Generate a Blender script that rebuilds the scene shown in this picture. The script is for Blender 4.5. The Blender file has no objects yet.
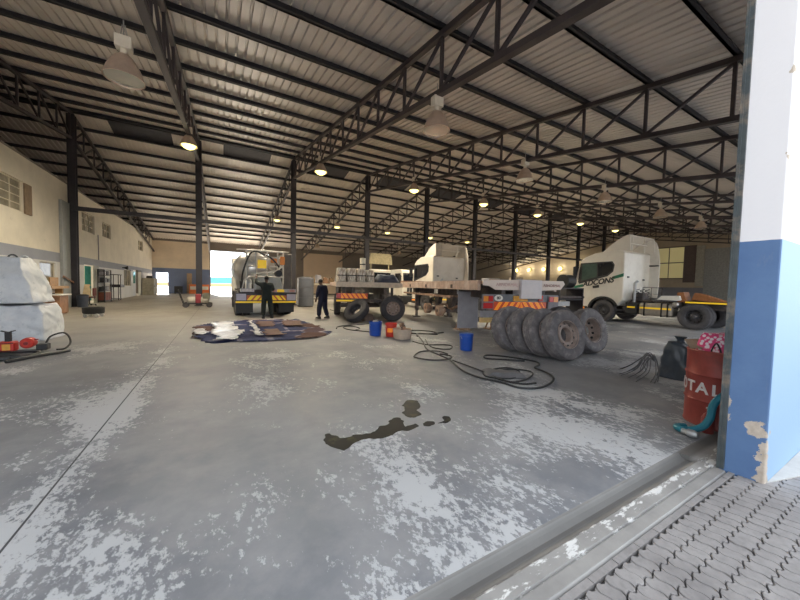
import bpy, math, random
from mathutils import Vector, Matrix, noise
random.seed(7)
sc = bpy.context.scene
COL = sc.collection
PI = math.pi

# ------------------------------------------------------------------ camera
YAW, PITCH, ROLL, FPX = 0.5159, 0.0435, 0.0227, 316.8
cam_d = bpy.data.cameras.new('camera'); cam = bpy.data.objects.new('camera', cam_d); COL.objects.link(cam)
cam_d.sensor_width = 36; cam_d.lens = FPX / 800 * 36; cam_d.clip_start = .02; cam_d.clip_end = 600
_r = Vector((math.cos(YAW), -math.sin(YAW), 0)); _f = Vector((math.sin(YAW), math.cos(YAW), 0)); _u = Vector((0, 0, 1))
_f2 = _f * math.cos(PITCH) - _u * math.sin(PITCH); _u2 = _u * math.cos(PITCH) + _f * math.sin(PITCH)
_r3 = _r * math.cos(ROLL) + _u2 * math.sin(ROLL); _u3 = _u2 * math.cos(ROLL) - _r * math.sin(ROLL)
m = Matrix((_r3, _u3, -_f2)).transposed().to_4x4(); m.translation = (0, 0, 1.5)
cam.matrix_world = m
sc.camera = cam
# ------------------------------------------------------------------ light
w = bpy.data.worlds.new('world'); sc.world = w; w.use_nodes = True
bg = w.node_tree.nodes['Background']; bg.inputs[0].default_value = (.86, .93, 1, 1); bg.inputs[1].default_value = 2.8
sun_d = bpy.data.lights.new('sun', 'SUN'); sun_d.energy = 36; sun_d.angle = .01; sun_d.color = (1, .93, .82)
sun = bpy.data.objects.new('sun', sun_d); COL.objects.link(sun)
sun.rotation_euler = Vector((.10, -.82, -.50)).to_track_quat('-Z', 'Y').to_euler()
sc.view_settings.view_transform = 'Standard'; sc.view_settings.look = 'None'
sc.view_settings.exposure = 0.0; sc.view_settings.gamma = 1; sc.view_settings.use_curve_mapping = False
LAMP_POWER = 1900; LAMP_EMIT = 3.0
cy = sc.cycles
cy.max_bounces = 10; cy.diffuse_bounces = 7; cy.glossy_bounces = 4; cy.transmission_bounces = 6
cy.sample_clamp_indirect = 6; cy.caustics_reflective = False; cy.caustics_refractive = False
cy.use_denoising = True

# ------------------------------------------------------------------ materials
MATS = {}
def nt(name):
    mt = bpy.data.materials.new(name); mt.use_nodes = True
    t = mt.node_tree
    return mt, t, t.nodes['Principled BSDF']
def N(t, typ, **kw):
    n = t.nodes.new(typ)
    for k, v in kw.items():
        if k.startswith('i_'): n.inputs[int(k[2:])].default_value = v
        else: setattr(n, k, v)
    return n
def L(t, a, b): t.links.new(a, b)
def ramp(t, src, p0, p1, c0=(0, 0, 0, 1), c1=(1, 1, 1, 1)):
    r = t.nodes.new('ShaderNodeValToRGB'); e = r.color_ramp.elements
    e[0].position = p0; e[0].color = c0; e[1].position = p1; e[1].color = c1
    L(t, src, r.inputs[0]); return r.outputs[0]
def mix(t, fac, a, b, mode='MIX'):
    n = t.nodes.new('ShaderNodeMix'); n.data_type = 'RGBA'; n.blend_type = mode
    for s, v in ((0, fac), (6, a), (7, b)):
        if isinstance(v, bpy.types.NodeSocket): L(t, v, n.inputs[s])
        elif s == 0: n.inputs[0].default_value = v
        else: n.inputs[s].default_value = (*v, 1) if len(v) == 3 else v
    return n.outputs[2]
def math_(t, op, a, b=None, c=None):
    n = t.nodes.new('ShaderNodeMath'); n.operation = op
    for i, v in enumerate((a, b, c)):
        if v is None: continue
        if isinstance(v, bpy.types.NodeSocket): L(t, v, n.inputs[i])
        else: n.inputs[i].default_value = v
    return n.outputs[0]
def noise_(t, vec, scale, detail=4, rough=.6, stretch=None):
    n = t.nodes.new('ShaderNodeTexNoise'); n.inputs['Scale'].default_value = scale
    n.inputs['Detail'].default_value = detail; n.inputs['Roughness'].default_value = rough
    if stretch:
        mp = t.nodes.new('ShaderNodeMapping'); mp.inputs['Scale'].default_value = stretch[:3]
        if len(stretch) > 3: mp.inputs['Rotation'].default_value = (0, 0, stretch[3])
        L(t, vec, mp.inputs[0]); vec = mp.outputs[0]
    L(t, vec, n.inputs['Vector']); return n.outputs[0]
def coords(t, kind='Object'): return t.nodes.new('ShaderNodeTexCoord').outputs[kind]
def mat(name, col, rough=.6, metal=0, var=.25, scale=6, bump=0, dirt=None, emit=None, es=0, alpha=None):
    """plain painted / metal / rubber surface with procedural mottling and optional dirt colour"""
    if name in MATS: return MATS[name]
    mt, t, b = nt(name)
    o = coords(t)
    n1 = noise_(t, o, scale, 5)
    c = mix(t, ramp(t, n1, .3, .75), [x * (1 - var) for x in col], [min(1, x * (1 + var * .6)) for x in col])
    if dirt:
        n2 = noise_(t, o, scale * .45, 6, .7)
        c = mix(t, ramp(t, n2, .5, .68), c, dirt)
    L(t, c, b.inputs['Base Color'])
    b.inputs['Roughness'].default_value = rough; b.inputs['Metallic'].default_value = metal
    if bump:
        n3 = noise_(t, o, scale * 5, 4)
        bp = t.nodes.new('ShaderNodeBump'); bp.inputs['Strength'].default_value = bump; bp.inputs['Distance'].default_value = .02
        L(t, n3, bp.inputs['Height']); L(t, bp.outputs[0], b.inputs['Normal'])
    if emit:
        b.inputs['Emission Color'].default_value = (*emit, 1); b.inputs['Emission Strength'].default_value = es
    if alpha is not None:
        b.inputs['Transmission Weight'].default_value = alpha
    MATS[name] = mt
    return mt

STEEL = mat('dark_steel_paint', (.030, .026, .032), .5, 0, .3, 3)
PURLIN = mat('purlin_paint', (.030, .028, .034), .55, 0, .3, 3)
TRUSSM = mat('truss_paint', (.060, .048, .052), .5, 0, .3, 2)
SHEET = mat('roof_sheet', (.76, .70, .65), .42, .12, .12, .6)
VENTM = mat('vent_panel', (.035, .035, .05), .6)
CREAM = (.80, .74, .62)
GLASS_DARK = mat('dark_glass', (.012, .014, .02), .08, 0, .1)
GLASS_GREEN = mat('greenish_glass', (.08, .12, .10), .06, 0, .2)
WHITE = mat('white_paint', (.78, .75, .68), .4, 0, .08, 2)
CABW = mat('cab_white', (.74, .69, .60), .35, 0, .08, 2, 0, (.62, .56, .47))
BLACK = mat('black_plastic', (.022, .022, .024), .5)
RUBBER = mat('tyre_rubber', (.185, .170, .175), .85, 0, .25, 9, .25, (.32, .29, .285))
RUBBER_D = mat('dark_tyre_rubber', (.075, .070, .074), .8, 0, .3, 9, .2)
RIM = mat('dusty_rim', (.42, .33, .29), .6, .15, .3, 8, .1, (.28, .20, .16))
RIM_D = mat('dark_rim', (.10, .095, .10), .5, .4, .3, 8)
RUST = mat('rusty_brown', (.36, .22, .15), .75, 0, .4, 6, .2, (.50, .36, .26))
CHASSIS = mat('chassis_grey', (.10, .085, .08), .7, 0, .4, 5, .2, (.22, .16, .13))
GREYP = mat('grey_plastic', (.36, .345, .365), .5, 0, .15, 4)
SILVER = mat('silver_metal', (.62, .60, .58), .28, .85, .15, 4)
GALV = mat('galvanised', (.50, .50, .50), .45, .6, .2, 6)
ORANGE = mat('orange_reflective_glow', (.95, .30, .03), .4, 0, .05, 5, 0, None, (1, .3, .02), .25)  # weak emission stands in for light thrown back by the orange surface
YELLOW = mat('yellow_reflective_glow', (.95, .62, .03), .4, 0, .05, 5, 0, None, (1, .62, .02), .25)  # weak emission here too, in place of light returned by the yellow
REDREF = mat('red_lens', (.55, .04, .04), .25, 0, .1, 5)
ORLENS = mat('amber_lens', (.85, .30, .06), .25, 0, .1, 5)
BLUEB = mat('blue_plastic', (.02, .085, .42), .35, 0, .12, 5)
REDP = mat('red_plastic', (.62, .045, .03), .4, 0, .15, 5)
BEIGE = mat('beige_plastic', (.60, .47, .36), .55, 0, .2, 5)
HOSEM = mat('black_hose', (.03, .032, .034), .5, 0, .3, 20)
WOOD = mat('brown_wood', (.30, .15, .075), .55, 0, .35, 4)
SKIN = mat('skin', (.12, .065, .045), .55, 0, .1, 8)
NAVY = mat('navy_cloth', (.012, .014, .035), .85, 0, .3, 8, .2)
DKGREEN = mat('dark_green_cloth', (.016, .022, .020), .85, 0, .3, 8, .2)
def emit_mat(name, col, s):
    mt, t, b = nt(name)
    b.inputs['Base Color'].default_value = (*col, 1); b.inputs['Emission Color'].default_value = (*col, 1); b.inputs['Emission Strength'].default_value = s
    return mt
LIT = emit_mat('lamp_glow', (1, .90, .32), LAMP_EMIT)

def banded(name, bands, rough=.7, chips=None, var=.08):
    """wall paint in horizontal bands by world height: [(z_top, colour), ...]; chips=(colour, threshold)"""
    mt, t, b = nt(name)
    g = t.nodes.new('ShaderNodeNewGeometry').outputs['Position']
    s = t.nodes.new('ShaderNodeSeparateXYZ'); L(t, g, s.inputs[0]); z = s.outputs[2]
    c = None
    for zt, col in bands:
        if c is None: c = mix(t, 0.0, col, col)
        else: c = mix(t, math_(t, 'GREATER_THAN', z, prev), c, col)
        prev = zt
    n = noise_(t, g, .9, 6, .65)
    c = mix(t, ramp(t, n, .35, .7), mix(t, 1.0, c, (1 - var * 2,) * 3, 'MULTIPLY'), c)
    nd = noise_(t, g, 3.0, 8, .7)
    c = mix(t, math_(t, 'MULTIPLY', ramp(t, nd, .62, .72), .35), c, (.33, .29, .25))
    if chips: c = mix(t, ramp(t, noise_(t, g, 2.2, 8, .65), chips[1], chips[1] + .02), c, chips[0])
    L(t, c, b.inputs['Base Color']); b.inputs['Roughness'].default_value = rough
    return mt

# floor: grey screed with flaking pale paint, control joints, tyre grime
def floor_mat():
    mt, t, b = nt('worn_concrete')
    g = t.nodes.new('ShaderNodeNewGeometry').outputs['Position']
    s = t.nodes.new('ShaderNodeSeparateXYZ'); L(t, g, s.inputs[0]); X, Y = s.outputs[0], s.outputs[1]
    big = noise_(t, g, .35, 5, .6)
    mid = noise_(t, g, 1.6, 6, .65)
    base = mix(t, ramp(t, big, .35, .68), (.125, .135, .16), (.27, .272, .285))
    base = mix(t, math_(t, 'MULTIPLY', ramp(t, mid, .42, .66), .5), base, (.37, .36, .36))
    grime = noise_(t, g, .8, 6, .7, (1, .45, 1, .4))
    base = mix(t, math_(t, 'MULTIPLY', ramp(t, grime, .56, .74), .6), base, (.115, .115, .125))
    # flaked paint: fine islands inside larger patches
    f1 = noise_(t, g, 17, 8, .72, (1.0, .6, 1, .55)); f2 = noise_(t, g, 34, 6, .7, (1.0, .7, 1, .55))
    fine = math_(t, 'ADD', math_(t, 'MULTIPLY', f1, .68), math_(t, 'MULTIPLY', f2, .32))
    patch = noise_(t, g, .75, 5, .62, (1, .75, 1, .6))
    sill = ramp(t, math_(t, 'DIVIDE', Y, 4.2), .25, .95, (1, 1, 1, 1), (0, 0, 0, 1))       # paint survives best along the sill
    sill = math_(t, 'MULTIPLY', sill, ramp(t, math_(t, 'DIVIDE', math_(t, 'ADD', X, 2.0), 5.0), .3, .8))
    joint = math_(t, 'ABSOLUTE', math_(t, 'ADD', X, 1.05))
    jn = ramp(t, joint, .0, .30, (1, 1, 1, 1), (0, 0, 0, 1))
    dens = math_(t, 'ADD', math_(t, 'MULTIPLY', patch, 1.15), math_(t, 'MULTIPLY', sill, .15))
    dens = math_(t, 'ADD', dens, math_(t, 'MULTIPLY', jn, .13))
    flake = math_(t, 'ADD', fine, math_(t, 'SUBTRACT', dens, .578))
    fl = ramp(t, flake, .585, .625)
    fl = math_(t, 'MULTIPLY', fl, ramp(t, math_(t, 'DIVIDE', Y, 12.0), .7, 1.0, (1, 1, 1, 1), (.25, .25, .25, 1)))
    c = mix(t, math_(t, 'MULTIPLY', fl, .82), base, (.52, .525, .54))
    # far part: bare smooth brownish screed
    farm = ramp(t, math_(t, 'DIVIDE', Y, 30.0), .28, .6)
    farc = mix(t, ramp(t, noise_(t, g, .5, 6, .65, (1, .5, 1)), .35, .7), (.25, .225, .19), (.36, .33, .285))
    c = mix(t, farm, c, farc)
    # joints
    j1 = math_(t, 'LESS_THAN', joint, .007)
    j2 = math_(t, 'LESS_THAN', math_(t, 'ABSOLUTE', math_(t, 'SUBTRACT', math_(t, 'PINGPONG', math_(t, 'ADD', X, 1.05), 2.832), 0)), .005)
    j3 = math_(t, 'LESS_THAN', math_(t, 'PINGPONG', math_(t, 'ADD', Y, .8), 3.6), .005)
    jj = math_(t, 'MAXIMUM', j1, math_(t, 'MULTIPLY', math_(t, 'MAXIMUM', j2, j3), .45))
    c = mix(t, jj, c, (.06, .06, .065))
    L(t, c, b.inputs['Base Color'])
    ro = math_(t, 'ADD', math_(t, 'MULTIPLY', ramp(t, mid, .3, .7), .2), .44)
    ro = math_(t, 'ADD', ro, math_(t, 'MULTIPLY', fl, .2))
    L(t, ro, b.inputs['Roughness'])
    bp = t.nodes.new('ShaderNodeBump'); bp.inputs['Strength'].default_value = .25; bp.inputs['Distance'].default_value = .01
    L(t, math_(t, 'ADD', fl, math_(t, 'MULTIPLY', fine, .5)), bp.inputs['Height']); L(t, bp.outputs[0], b.inputs['Normal'])
    return mt
FLOOR = floor_mat()

# ------------------------------------------------------------------ mesh builder
class MB:
    def __init__(s): s.v = []; s.f = []
    def add(s, vs, fs):
        o = len(s.v); s.v += [tuple(p) for p in vs]; s.f += [tuple(i + o for i in q) for q in fs]; return s
    def box(s, x0, x1, y0, y1, z0, z1):
        return s.add([(x0, y0, z0), (x1, y0, z0), (x1, y1, z0), (x0, y1, z0), (x0, y0, z1), (x1, y0, z1), (x1, y1, z1), (x0, y1, z1)],
                     [(3, 2, 1, 0), (4, 5, 6, 7), (0, 1, 5, 4), (1, 2, 6, 5), (2, 3, 7, 6), (3, 0, 4, 7)])
    def beam(s, p, q, w, h, up=(0, 0, 1)):
        p, q, up = Vector(p), Vector(q), Vector(up); d = (q - p).normalized()
        x = d.cross(up)
        if x.length < 1e-4: x = d.cross(Vector((1, 0, 0)))
        x.normalize(); y = x.cross(d)
        c = [x * a * w / 2 + y * b_ * h / 2 for a, b_ in ((-1, -1), (1, -1), (1, 1), (-1, 1))]
        return s.add([p + k for k in c] + [q + k for k in c], [(0, 1, 2, 3), (7, 6, 5, 4), (0, 4, 5, 1), (1, 5, 6, 2), (2, 6, 7, 3), (3, 7, 4, 0)])
    def tube(s, pts, r, seg=8, closed=False):
        P = [Vector(p) for p in pts]; n = len(P); vs = []; prev = None
        for i, p in enumerate(P):
            a = P[(i - 1) % n] if closed or i else p; b_ = P[(i + 1) % n] if closed or i < n - 1 else p
            d = (b_ - a); d = d.normalized() if d.length > 1e-9 else Vector((0, 0, 1))
            x = prev - d * prev.dot(d) if prev else d.orthogonal()
            if x.length < 1e-5: x = d.orthogonal()
            x.normalize(); prev = x; y = d.cross(x)
            rr = r[i] if isinstance(r, (list, tuple)) else r
            vs += [p + (x * math.cos(2 * PI * k / seg) + y * math.sin(2 * PI * k / seg)) * rr for k in range(seg)]
        fs = []
        for i in range(n if closed else n - 1):
            j = (i + 1) % n
            fs += [(i * seg + k, i * seg + (k + 1) % seg, j * seg + (k + 1) % seg, j * seg + k) for k in range(seg)]
        if not closed: fs += [tuple(range(seg))[::-1], tuple((n - 1) * seg + k for k in range(seg))]
        return s.add(vs, fs)
    def cyl(s, p, q, r, seg=16): return s.tube([p, q], r, seg)
    def lathe(s, prof, seg=32, o=(0, 0, 0), axis='z', closed=False):
        """profile [(radius, height)] about an axis through o"""
        vs = []
        for r, h in prof:
            for k in range(seg):
                a = 2 * PI * k / seg; c, d = r * math.cos(a), r * math.sin(a)
                vs.append({'z': (o[0] + c, o[1] + d, o[2] + h), 'y': (o[0] + d, o[1] + h, o[2] + c), 'x': (o[0] + h, o[1] + c, o[2] + d)}[axis])
        n = len(prof); fs = []
        for i in range(n if closed else n - 1):
            j = (i + 1) % n
            fs += [(i * seg + k, i * seg + (k + 1) % seg, j * seg + (k + 1) % seg, j * seg + k) for k in range(seg)]
        return s.add(vs, fs)
    def prism(s, poly, a0, a1, axis='x'):
        """2D polygon extruded along axis; poly in (y,z) for x, (x,z) for y, (x,y) for z"""
        n = len(poly); P = lambda u, v_, a: {'x': (a, u, v_), 'y': (u, a, v_), 'z': (u, v_, a)}[axis]
        vs = [P(u, v_, a0) for u, v_ in poly] + [P(u, v_, a1) for u, v_ in poly]
        return s.add(vs, [tuple(range(n))[::-1], tuple(range(n, 2 * n))] + [(i, (i + 1) % n, n + (i + 1) % n, n + i) for i in range(n)])
    def mesh(s, name, material, smooth=False, fix=True):
        me = bpy.data.meshes.new(name); me.from_pydata([tuple(v) for v in s.v], [], s.f)
        if fix:
            import bmesh
            bm = bmesh.new(); bm.from_mesh(me); bmesh.ops.recalc_face_normals(bm, faces=bm.faces); bm.to_mesh(me); bm.free()
        if material: me.materials.append(material)
        if smooth:
            for p in me.polygons: p.use_smooth = True
            try: me.set_sharp_from_angle(angle=.6)
            except Exception: pass
        return me
def ob(name, mb, material, parent=None, smooth=False, bevel=0, loc=None, rot=None, fix=True):
    me = mb.mesh(name, material, smooth, fix) if isinstance(mb, MB) else mb
    o = bpy.data.objects.new(name, me); COL.objects.link(o)
    if parent: o.parent = parent
    if loc: o.location = loc
    if rot: o.rotation_euler = rot
    if bevel:
        md = o.modifiers.new('bevel', 'BEVEL'); md.width = bevel; md.segments = 2; md.limit_method = 'ANGLE'
    return o
def tag(o, label, cat, group=None):
    o['label'] = label; o['category'] = cat
    if group: o['group'] = group
    return o
def thing(name, label, cat, loc=(0, 0, 0), rz=0, group=None):
    o = bpy.data.objects.new(name, None); COL.objects.link(o); o.empty_display_size = .1
    o.location = loc; o.rotation_euler = (0, 0, rz); return tag(o, label, cat, group)
def struct(name, mb, material, **k):
    o = ob(name, mb, material, **k); o['kind'] = 'structure'; return o
def dup(root, loc=None, rz=None, label=None, group=None, rot=None):
    def rec(o, par):
        c = o.copy(); COL.objects.link(c)
        if par: c.parent = par
        for ch in list(o.children): rec(ch, c)
        return c
    r = rec(root, None)
    if loc: r.location = loc
    if rz is not None: r.rotation_euler = (0, 0, rz)
    if rot is not None: r.rotation_euler = rot
    if label: r['label'] = label
    if group: r['group'] = group
    return r
def text_mesh(name, body, size, material, parent=None, mw=None, depth=.004, shear=0, bold=0):
    cu = bpy.data.curves.new(name, 'FONT'); cu.body = body; cu.size = size; cu.extrude = depth; cu.align_x = 'CENTER'; cu.align_y = 'CENTER'
    cu.shear = shear; cu.offset = bold
    to = bpy.data.objects.new(name, cu); COL.objects.link(to)
    dg = bpy.context.evaluated_depsgraph_get(); me = bpy.data.meshes.new_from_object(to.evaluated_get(dg))
    bpy.data.objects.remove(to); me.materials.clear(); me.materials.append(material)
    o = bpy.data.objects.new(name, me); COL.objects.link(o)
    if parent: o.parent = parent
    if mw is not None: o.matrix_local = mw
    return o
def basis(o, x, y):
    x, y = Vector(x).normalized(), Vector(y); y = (y - x * y.dot(x)).normalized(); z = x.cross(y)
    mm = Matrix((x, y, z)).transposed().to_4x4(); mm.translation = o; return mm
def smooth_path(pts, n=6):
    """Catmull-Rom through 3D points"""
    P = [Vector(p) for p in pts]; out = []
    for i in range(len(P) - 1):
        a, b_, c, d = P[max(i - 1, 0)], P[i], P[i + 1], P[min(i + 2, len(P) - 1)]
        for k in range(n):
            u = k / n
            out.append(.5 * ((2 * b_) + (c - a) * u + (2 * a - 5 * b_ + 4 * c - d) * u * u + (3 * b_ - a - 3 * c + d) * u ** 3))
    out.append(P[-1]); return out
def wall_panels(mb, axis, c0, c1, u0, u1, z0, z1, holes):
    """solid wall between planes c0..c1 with rectangular holes (ua, ub, za, zb)"""
    us = sorted({u0, u1, *[h[0] for h in holes], *[h[1] for h in holes]}); zs = sorted({z0, z1, *[h[2] for h in holes], *[h[3] for h in holes]})
    for a, b_ in zip(us, us[1:]):
        for c, d in zip(zs, zs[1:]):
            mu, mz = (a + b_) / 2, (c + d) / 2
            if any(h[0] < mu < h[1] and h[2] < mz < h[3] for h in holes): continue
            if axis == 'x': mb.box(c0, c1, a, b_, c, d)
            else: mb.box(a, b_, c0, c1, c, d)
    return mb

# ------------------------------------------------------------------ setting constants
COLX = [-6.83 + 5.6638 * i for i in range(11)]          # steel column / truss lines
RY, RZ, SL, TD = 23.49, 10.22, .165, 1.33               # ridge line, top chord height there, slope, truss depth
YF, YB, XL, XR = .96, 47.2, -7.03, 55.5
XO = -14.0                                               # outer side wall behind the offices
def roof(y): return RZ - SL * abs(y - RY)

# ------------------------------------------------------------------ ground, floor, paving, threshold
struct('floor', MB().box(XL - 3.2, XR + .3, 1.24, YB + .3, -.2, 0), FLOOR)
def yard_mat():
    mt, t, b = nt('yard'); g = coords(t)
    c = mix(t, ramp(t, noise_(t, g, .3, 6), .35, .7), (.60, .54, .44), (.76, .70, .60)); L(t, c, b.inputs[0]); b.inputs['Roughness'].default_value = .9; return mt
YARD = yard_mat()
struct('trim_yard', MB().box(-60, 110, YB + .3, 190, -.25, -.03), YARD)
PAVG = mat('paving_sand', (.16, .15, .145), .9, 0, .3, 8, .2)
APRON = mat('concrete_apron', (.46, .43, .40), .9, 0, .2, .5)
struct('trim_forecourt', MB().box(-60, 110, -60, -1.9, -.4, -.02), APRON)
struct('trim_paving_bed', MB().box(-60, 110, -1.9, .9, -.4, -.045), PAVG)
# concrete sill with a rounded gutter, extruded along x
prof = [(1.24, -.2), (1.24, 0), (1.225, -.004), (1.205, -.03), (1.175, -.048), (1.14, -.046), (1.11, -.03), (1.09, -.008), (1.08, -.002), (1.0, -.006), (.995, -.018), (.985, -.018), (.98, -.006), (.915, -.008), (.90, -.03), (.90, -.2)]
def sill_mat():
    mt, t, b = nt('sill_concrete'); g = t.nodes.new('ShaderNodeNewGeometry').outputs['Position']
    c = mix(t, ramp(t, noise_(t, g, 2, 6), .35, .7), (.22, .21, .205), (.36, .345, .33))
    sy = t.nodes.new('ShaderNodeSeparateXYZ'); L(t, g, sy.inputs[0])
    strip = math_(t, 'LESS_THAN', math_(t, 'ABSOLUTE', math_(t, 'SUBTRACT', sy.outputs[1], 1.04)), .055)
    fl = ramp(t, noise_(t, g, 9, 8, .7, (.6, 1.6, 1)), .53, .57)
    c = mix(t, math_(t, 'MULTIPLY', fl, strip), c, (.66, .65, .64))
    gut = ramp(t, math_(t, 'DIVIDE', math_(t, 'ABSOLUTE', math_(t, 'SUBTRACT', sy.outputs[1], 1.185)), .07), .45, 1.0, (1, 1, 1, 1), (0, 0, 0, 1))
    c = mix(t, math_(t, 'MULTIPLY', gut, .8), c, (.11, .105, .10))
    L(t, c, b.inputs[0]); b.inputs['Roughness'].default_value = .6; return mt
struct('trim_threshold', MB().prism(prof, -6.9, 3.74, 'x'), sill_mat(), smooth=False)
struct('trim_threshold_end', MB().box(3.745, 56, .97, 1.24, -.2, 0), sill_mat())
# interlocking wavy pavers
def paver_mat():
    mt, t, b = nt('grey_pavers'); g = coords(t)
    c = mix(t, ramp(t, noise_(t, g, 2.2, 5), .3, .72), (.20, .185, .185), (.335, .315, .31))
    c = mix(t, math_(t, 'MULTIPLY', ramp(t, noise_(t, g, 26, 4), .45, .7), .4), c, (.16, .15, .15))
    L(t, c, b.inputs[0]); b.inputs['Roughness'].default_value = .85
    bp = t.nodes.new('ShaderNodeBump'); bp.inputs['Strength'].default_value = .5; bp.inputs['Distance'].default_value = .006
    L(t, noise_(t, g, 60, 3), bp.inputs['Height']); L(t, bp.outputs[0], b.inputs['Normal']); return mt
def pavers():
    mb = MB(); W, Lg = .0875, .108
    side = [0, .004, .0075, .008, .005, 0, -.005, -.008, -.0075, -.004, 0]
    end = [(.0, 0), (.22, .009), (.45, .010), (.55, -.004), (.78, -.010), (1, 0)]
    for i in range(-16, 62):
        for j in range(0, 26):
            x0 = i * W; y1 = .845 - j * Lg; y0 = y1 - Lg
            zz = random.uniform(-.003, .003); g = .003; gl, gr = (.0032, .0012) if i % 2 else (.0012, .0032)
            if y1 < -1.85: continue
            X = lambda a: x0 + gl + a * (W - gl - gr)
            out = [(X(a), y0 + g + b_) for a, b_ in end[:-1]]
            out += [(x0 + W - gr + side[k], y0 + g + (Lg - 2 * g) * k / 10) for k in range(10)]
            out += [(X(a), y1 - g + b_) for a, b_ in end[::-1][:-1]]
            out += [(x0 + gl + side[10 - k], y1 - g - (Lg - 2 * g) * k / 10) for k in range(10)]
            cx, cyy = x0 + W / 2, (y0 + y1) / 2; n = len(out)
            ins = [(cx + (x - cx) * .94, cyy + (y - cyy) * .95) for x, y in out]
            mb.add([(x, y, -.05) for x, y in out] + [(x, y, -.015 + zz) for x, y in out] + [(x, y, -.010 + zz) for x, y in ins],
                   [(a, (a + 1) % n, n + (a + 1) % n, n + a) for a in range(n)] + [(n + a, n + (a + 1) % n, 2 * n + (a + 1) % n, 2 * n + a) for a in range(n)] + [tuple(range(2 * n, 3 * n))])
    # straight edging course against the sill
    for i in range(-7, 24):
        mb.box(i * .24 + .003, i * .24 + .237, .858, .895, -.05, -.012 + random.uniform(-.002, .002))
    return mb
struct('trim_paving', pavers(), paver_mat())
def slab_mat():
    mt, t, b = nt('pale_apron'); g = coords(t)
    c = mix(t, ramp(t, noise_(t, g, 3, 6), .35, .7), (.42, .40, .38), (.58, .56, .53)); L(t, c, b.inputs[0]); b.inputs['Roughness'].default_value = .85; return mt
struct('trim_apron', MB().prism([(3.80, .688), (4.9, .40), (12, .40), (12, .688)], -.05, -.004, 'z'), slab_mat())

# ------------------------------------------------------------------ walls
LW = banded('left_wall_paint', [(2.32, (.74, .74, .74)), (2.78, (.32, .34, .40)), (20, CREAM)])
hol_l = [(15.2, 19.1, 4.17, 5.42), (25.4, 27.55, 4.35, 5.5), (29.1, 31.0, 4.45, 5.45), (40.0, 42.0, 4.5, 5.5),
         (25.6, 28.0, 0, 2.38), (20.3, 21.95, .9, 2.25), (16.2, 18.5, 0, 2.15), (34.5, 36.8, .98, 2.4), (37.7, 41.0, 0, 2.5)]
struct('wall_left', wall_panels(MB(), 'x', XL - .22, XL, 1.0, YB, 0, 6.45, hol_l), LW)
FW = banded('far_wall_paint', [(3.05, (.17, .22, .36)), (6.3, (.84, .70, .53)), (20, (.20, .17, .15))])
FG = banded('far_cladding', [(20, (.20, .17, .145))])
struct('wall_back', wall_panels(MB(), 'y', YB, YB + .25, XL, -1.2, 0, roof(YB) + .32, [(-6.7, -5.5, 0, 2.5)]), FW)
struct('wall_back_cladding', wall_panels(MB(), 'y', YB, YB + .2, -1.2, XR, 0, roof(YB) + .32, [(-1.1, 5.8, 0, 5.5)]), FG)  # tall doorway made wider behind the tank truck for more daylight
RWM = banded('right_wall_paint', [(2.2, (.30, .30, .33)), (20, (.62, .52, .38))])
mbr = MB().prism([(YF, 0), (YB, 0), (YB, roof(YB) + .32), (RY, RZ + .34), (YF, roof(YF) + .32)], XR, XR + .25, 'x')
struct('wall_right', mbr, RWM)
# front wall with the doorway we stand in, and unseen doorways added to let in sky light
def front_mat():
    mt, t, b = nt('doorway_paint'); g = t.nodes.new('ShaderNodeNewGeometry').outputs['Position']
    s = t.nodes.new('ShaderNodeSeparateXYZ'); L(t, g, s.inputs[0]); z = s.outputs[2]
    zz = math_(t, 'ADD', z, math_(t, 'MULTIPLY', math_(t, 'SUBTRACT', noise_(t, g, 6, 3), .5), .012))
    blue = mix(t, ramp(t, noise_(t, g, 1.6, 6, .65), .35, .7), (.085, .16, .33), (.125, .22, .40))
    blue = mix(t, math_(t, 'MULTIPLY', ramp(t, noise_(t, g, 9, 6, .7, (1, 1, .35)), .62, .72), .35), blue, (.20, .24, .33))
    blue = mix(t, math_(t, 'LESS_THAN', s.outputs[1], .6935), blue, (.30, .45, .64))  # paler outer face: its stronger sky light put into the blue
    c = mix(t, math_(t, 'GREATER_THAN', zz, 1.93), blue, (.83, .81, .83))
    # chipped plaster: blobs with ragged edges
    rag = math_(t, 'MULTIPLY', math_(t, 'SUBTRACT', noise_(t, g, 14, 6, .65), .5), .16)
    chips = None
    for (cx, cyy, cz, rr, sq) in ((3.76, .75, .40, .06, .9), (3.76, .69, .12, .045, .22), (3.76, .93, .56, .028, .3), (3.76, .685, 2.55, .022, 1), (3.76, .70, 3.2, .025, 1), (3.78, .688, .02, .06, 1)):
        v = t.nodes.new('ShaderNodeVectorMath'); v.operation = 'SUBTRACT'; L(t, g, v.inputs[0]); v.inputs[1].default_value = (cx, cyy, cz)
        v2 = t.nodes.new('ShaderNodeVectorMath'); v2.operation = 'MULTIPLY'; L(t, v.outputs[0], v2.inputs[0]); v2.inputs[1].default_value = (1, 1, sq)
        v3 = t.nodes.new('ShaderNodeVectorMath'); v3.operation = 'LENGTH'; L(t, v2.outputs[0], v3.inputs[0])
        q = math_(t, 'LESS_THAN', math_(t, 'ADD', v3.outputs['Value'], rag), rr)
        chips = q if chips is None else math_(t, 'MAXIMUM', chips, q)
    c = mix(t, chips, c, mix(t, ramp(t, noise_(t, g, 20, 5), .35, .7), (.46, .38, .31), (.62, .54, .46)))
    L(t, c, b.inputs[0]); b.inputs['Roughness'].default_value = .55
    bp = t.nodes.new('ShaderNodeBump'); bp.inputs['Strength'].default_value = .2; bp.inputs['Distance'].default_value = .008
    L(t, math_(t, 'SUBTRACT', noise_(t, g, 30, 4), chips), bp.inputs['Height']); L(t, bp.outputs[0], b.inputs['Normal'])
    return mt
holes_f = [(-6.6, 3.76, -.2, 5.2), (9.5, 19.5, -.2, 5.2), (25, 35, -.2, 5.2), (40, 50, -.2, 5.2)]
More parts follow.
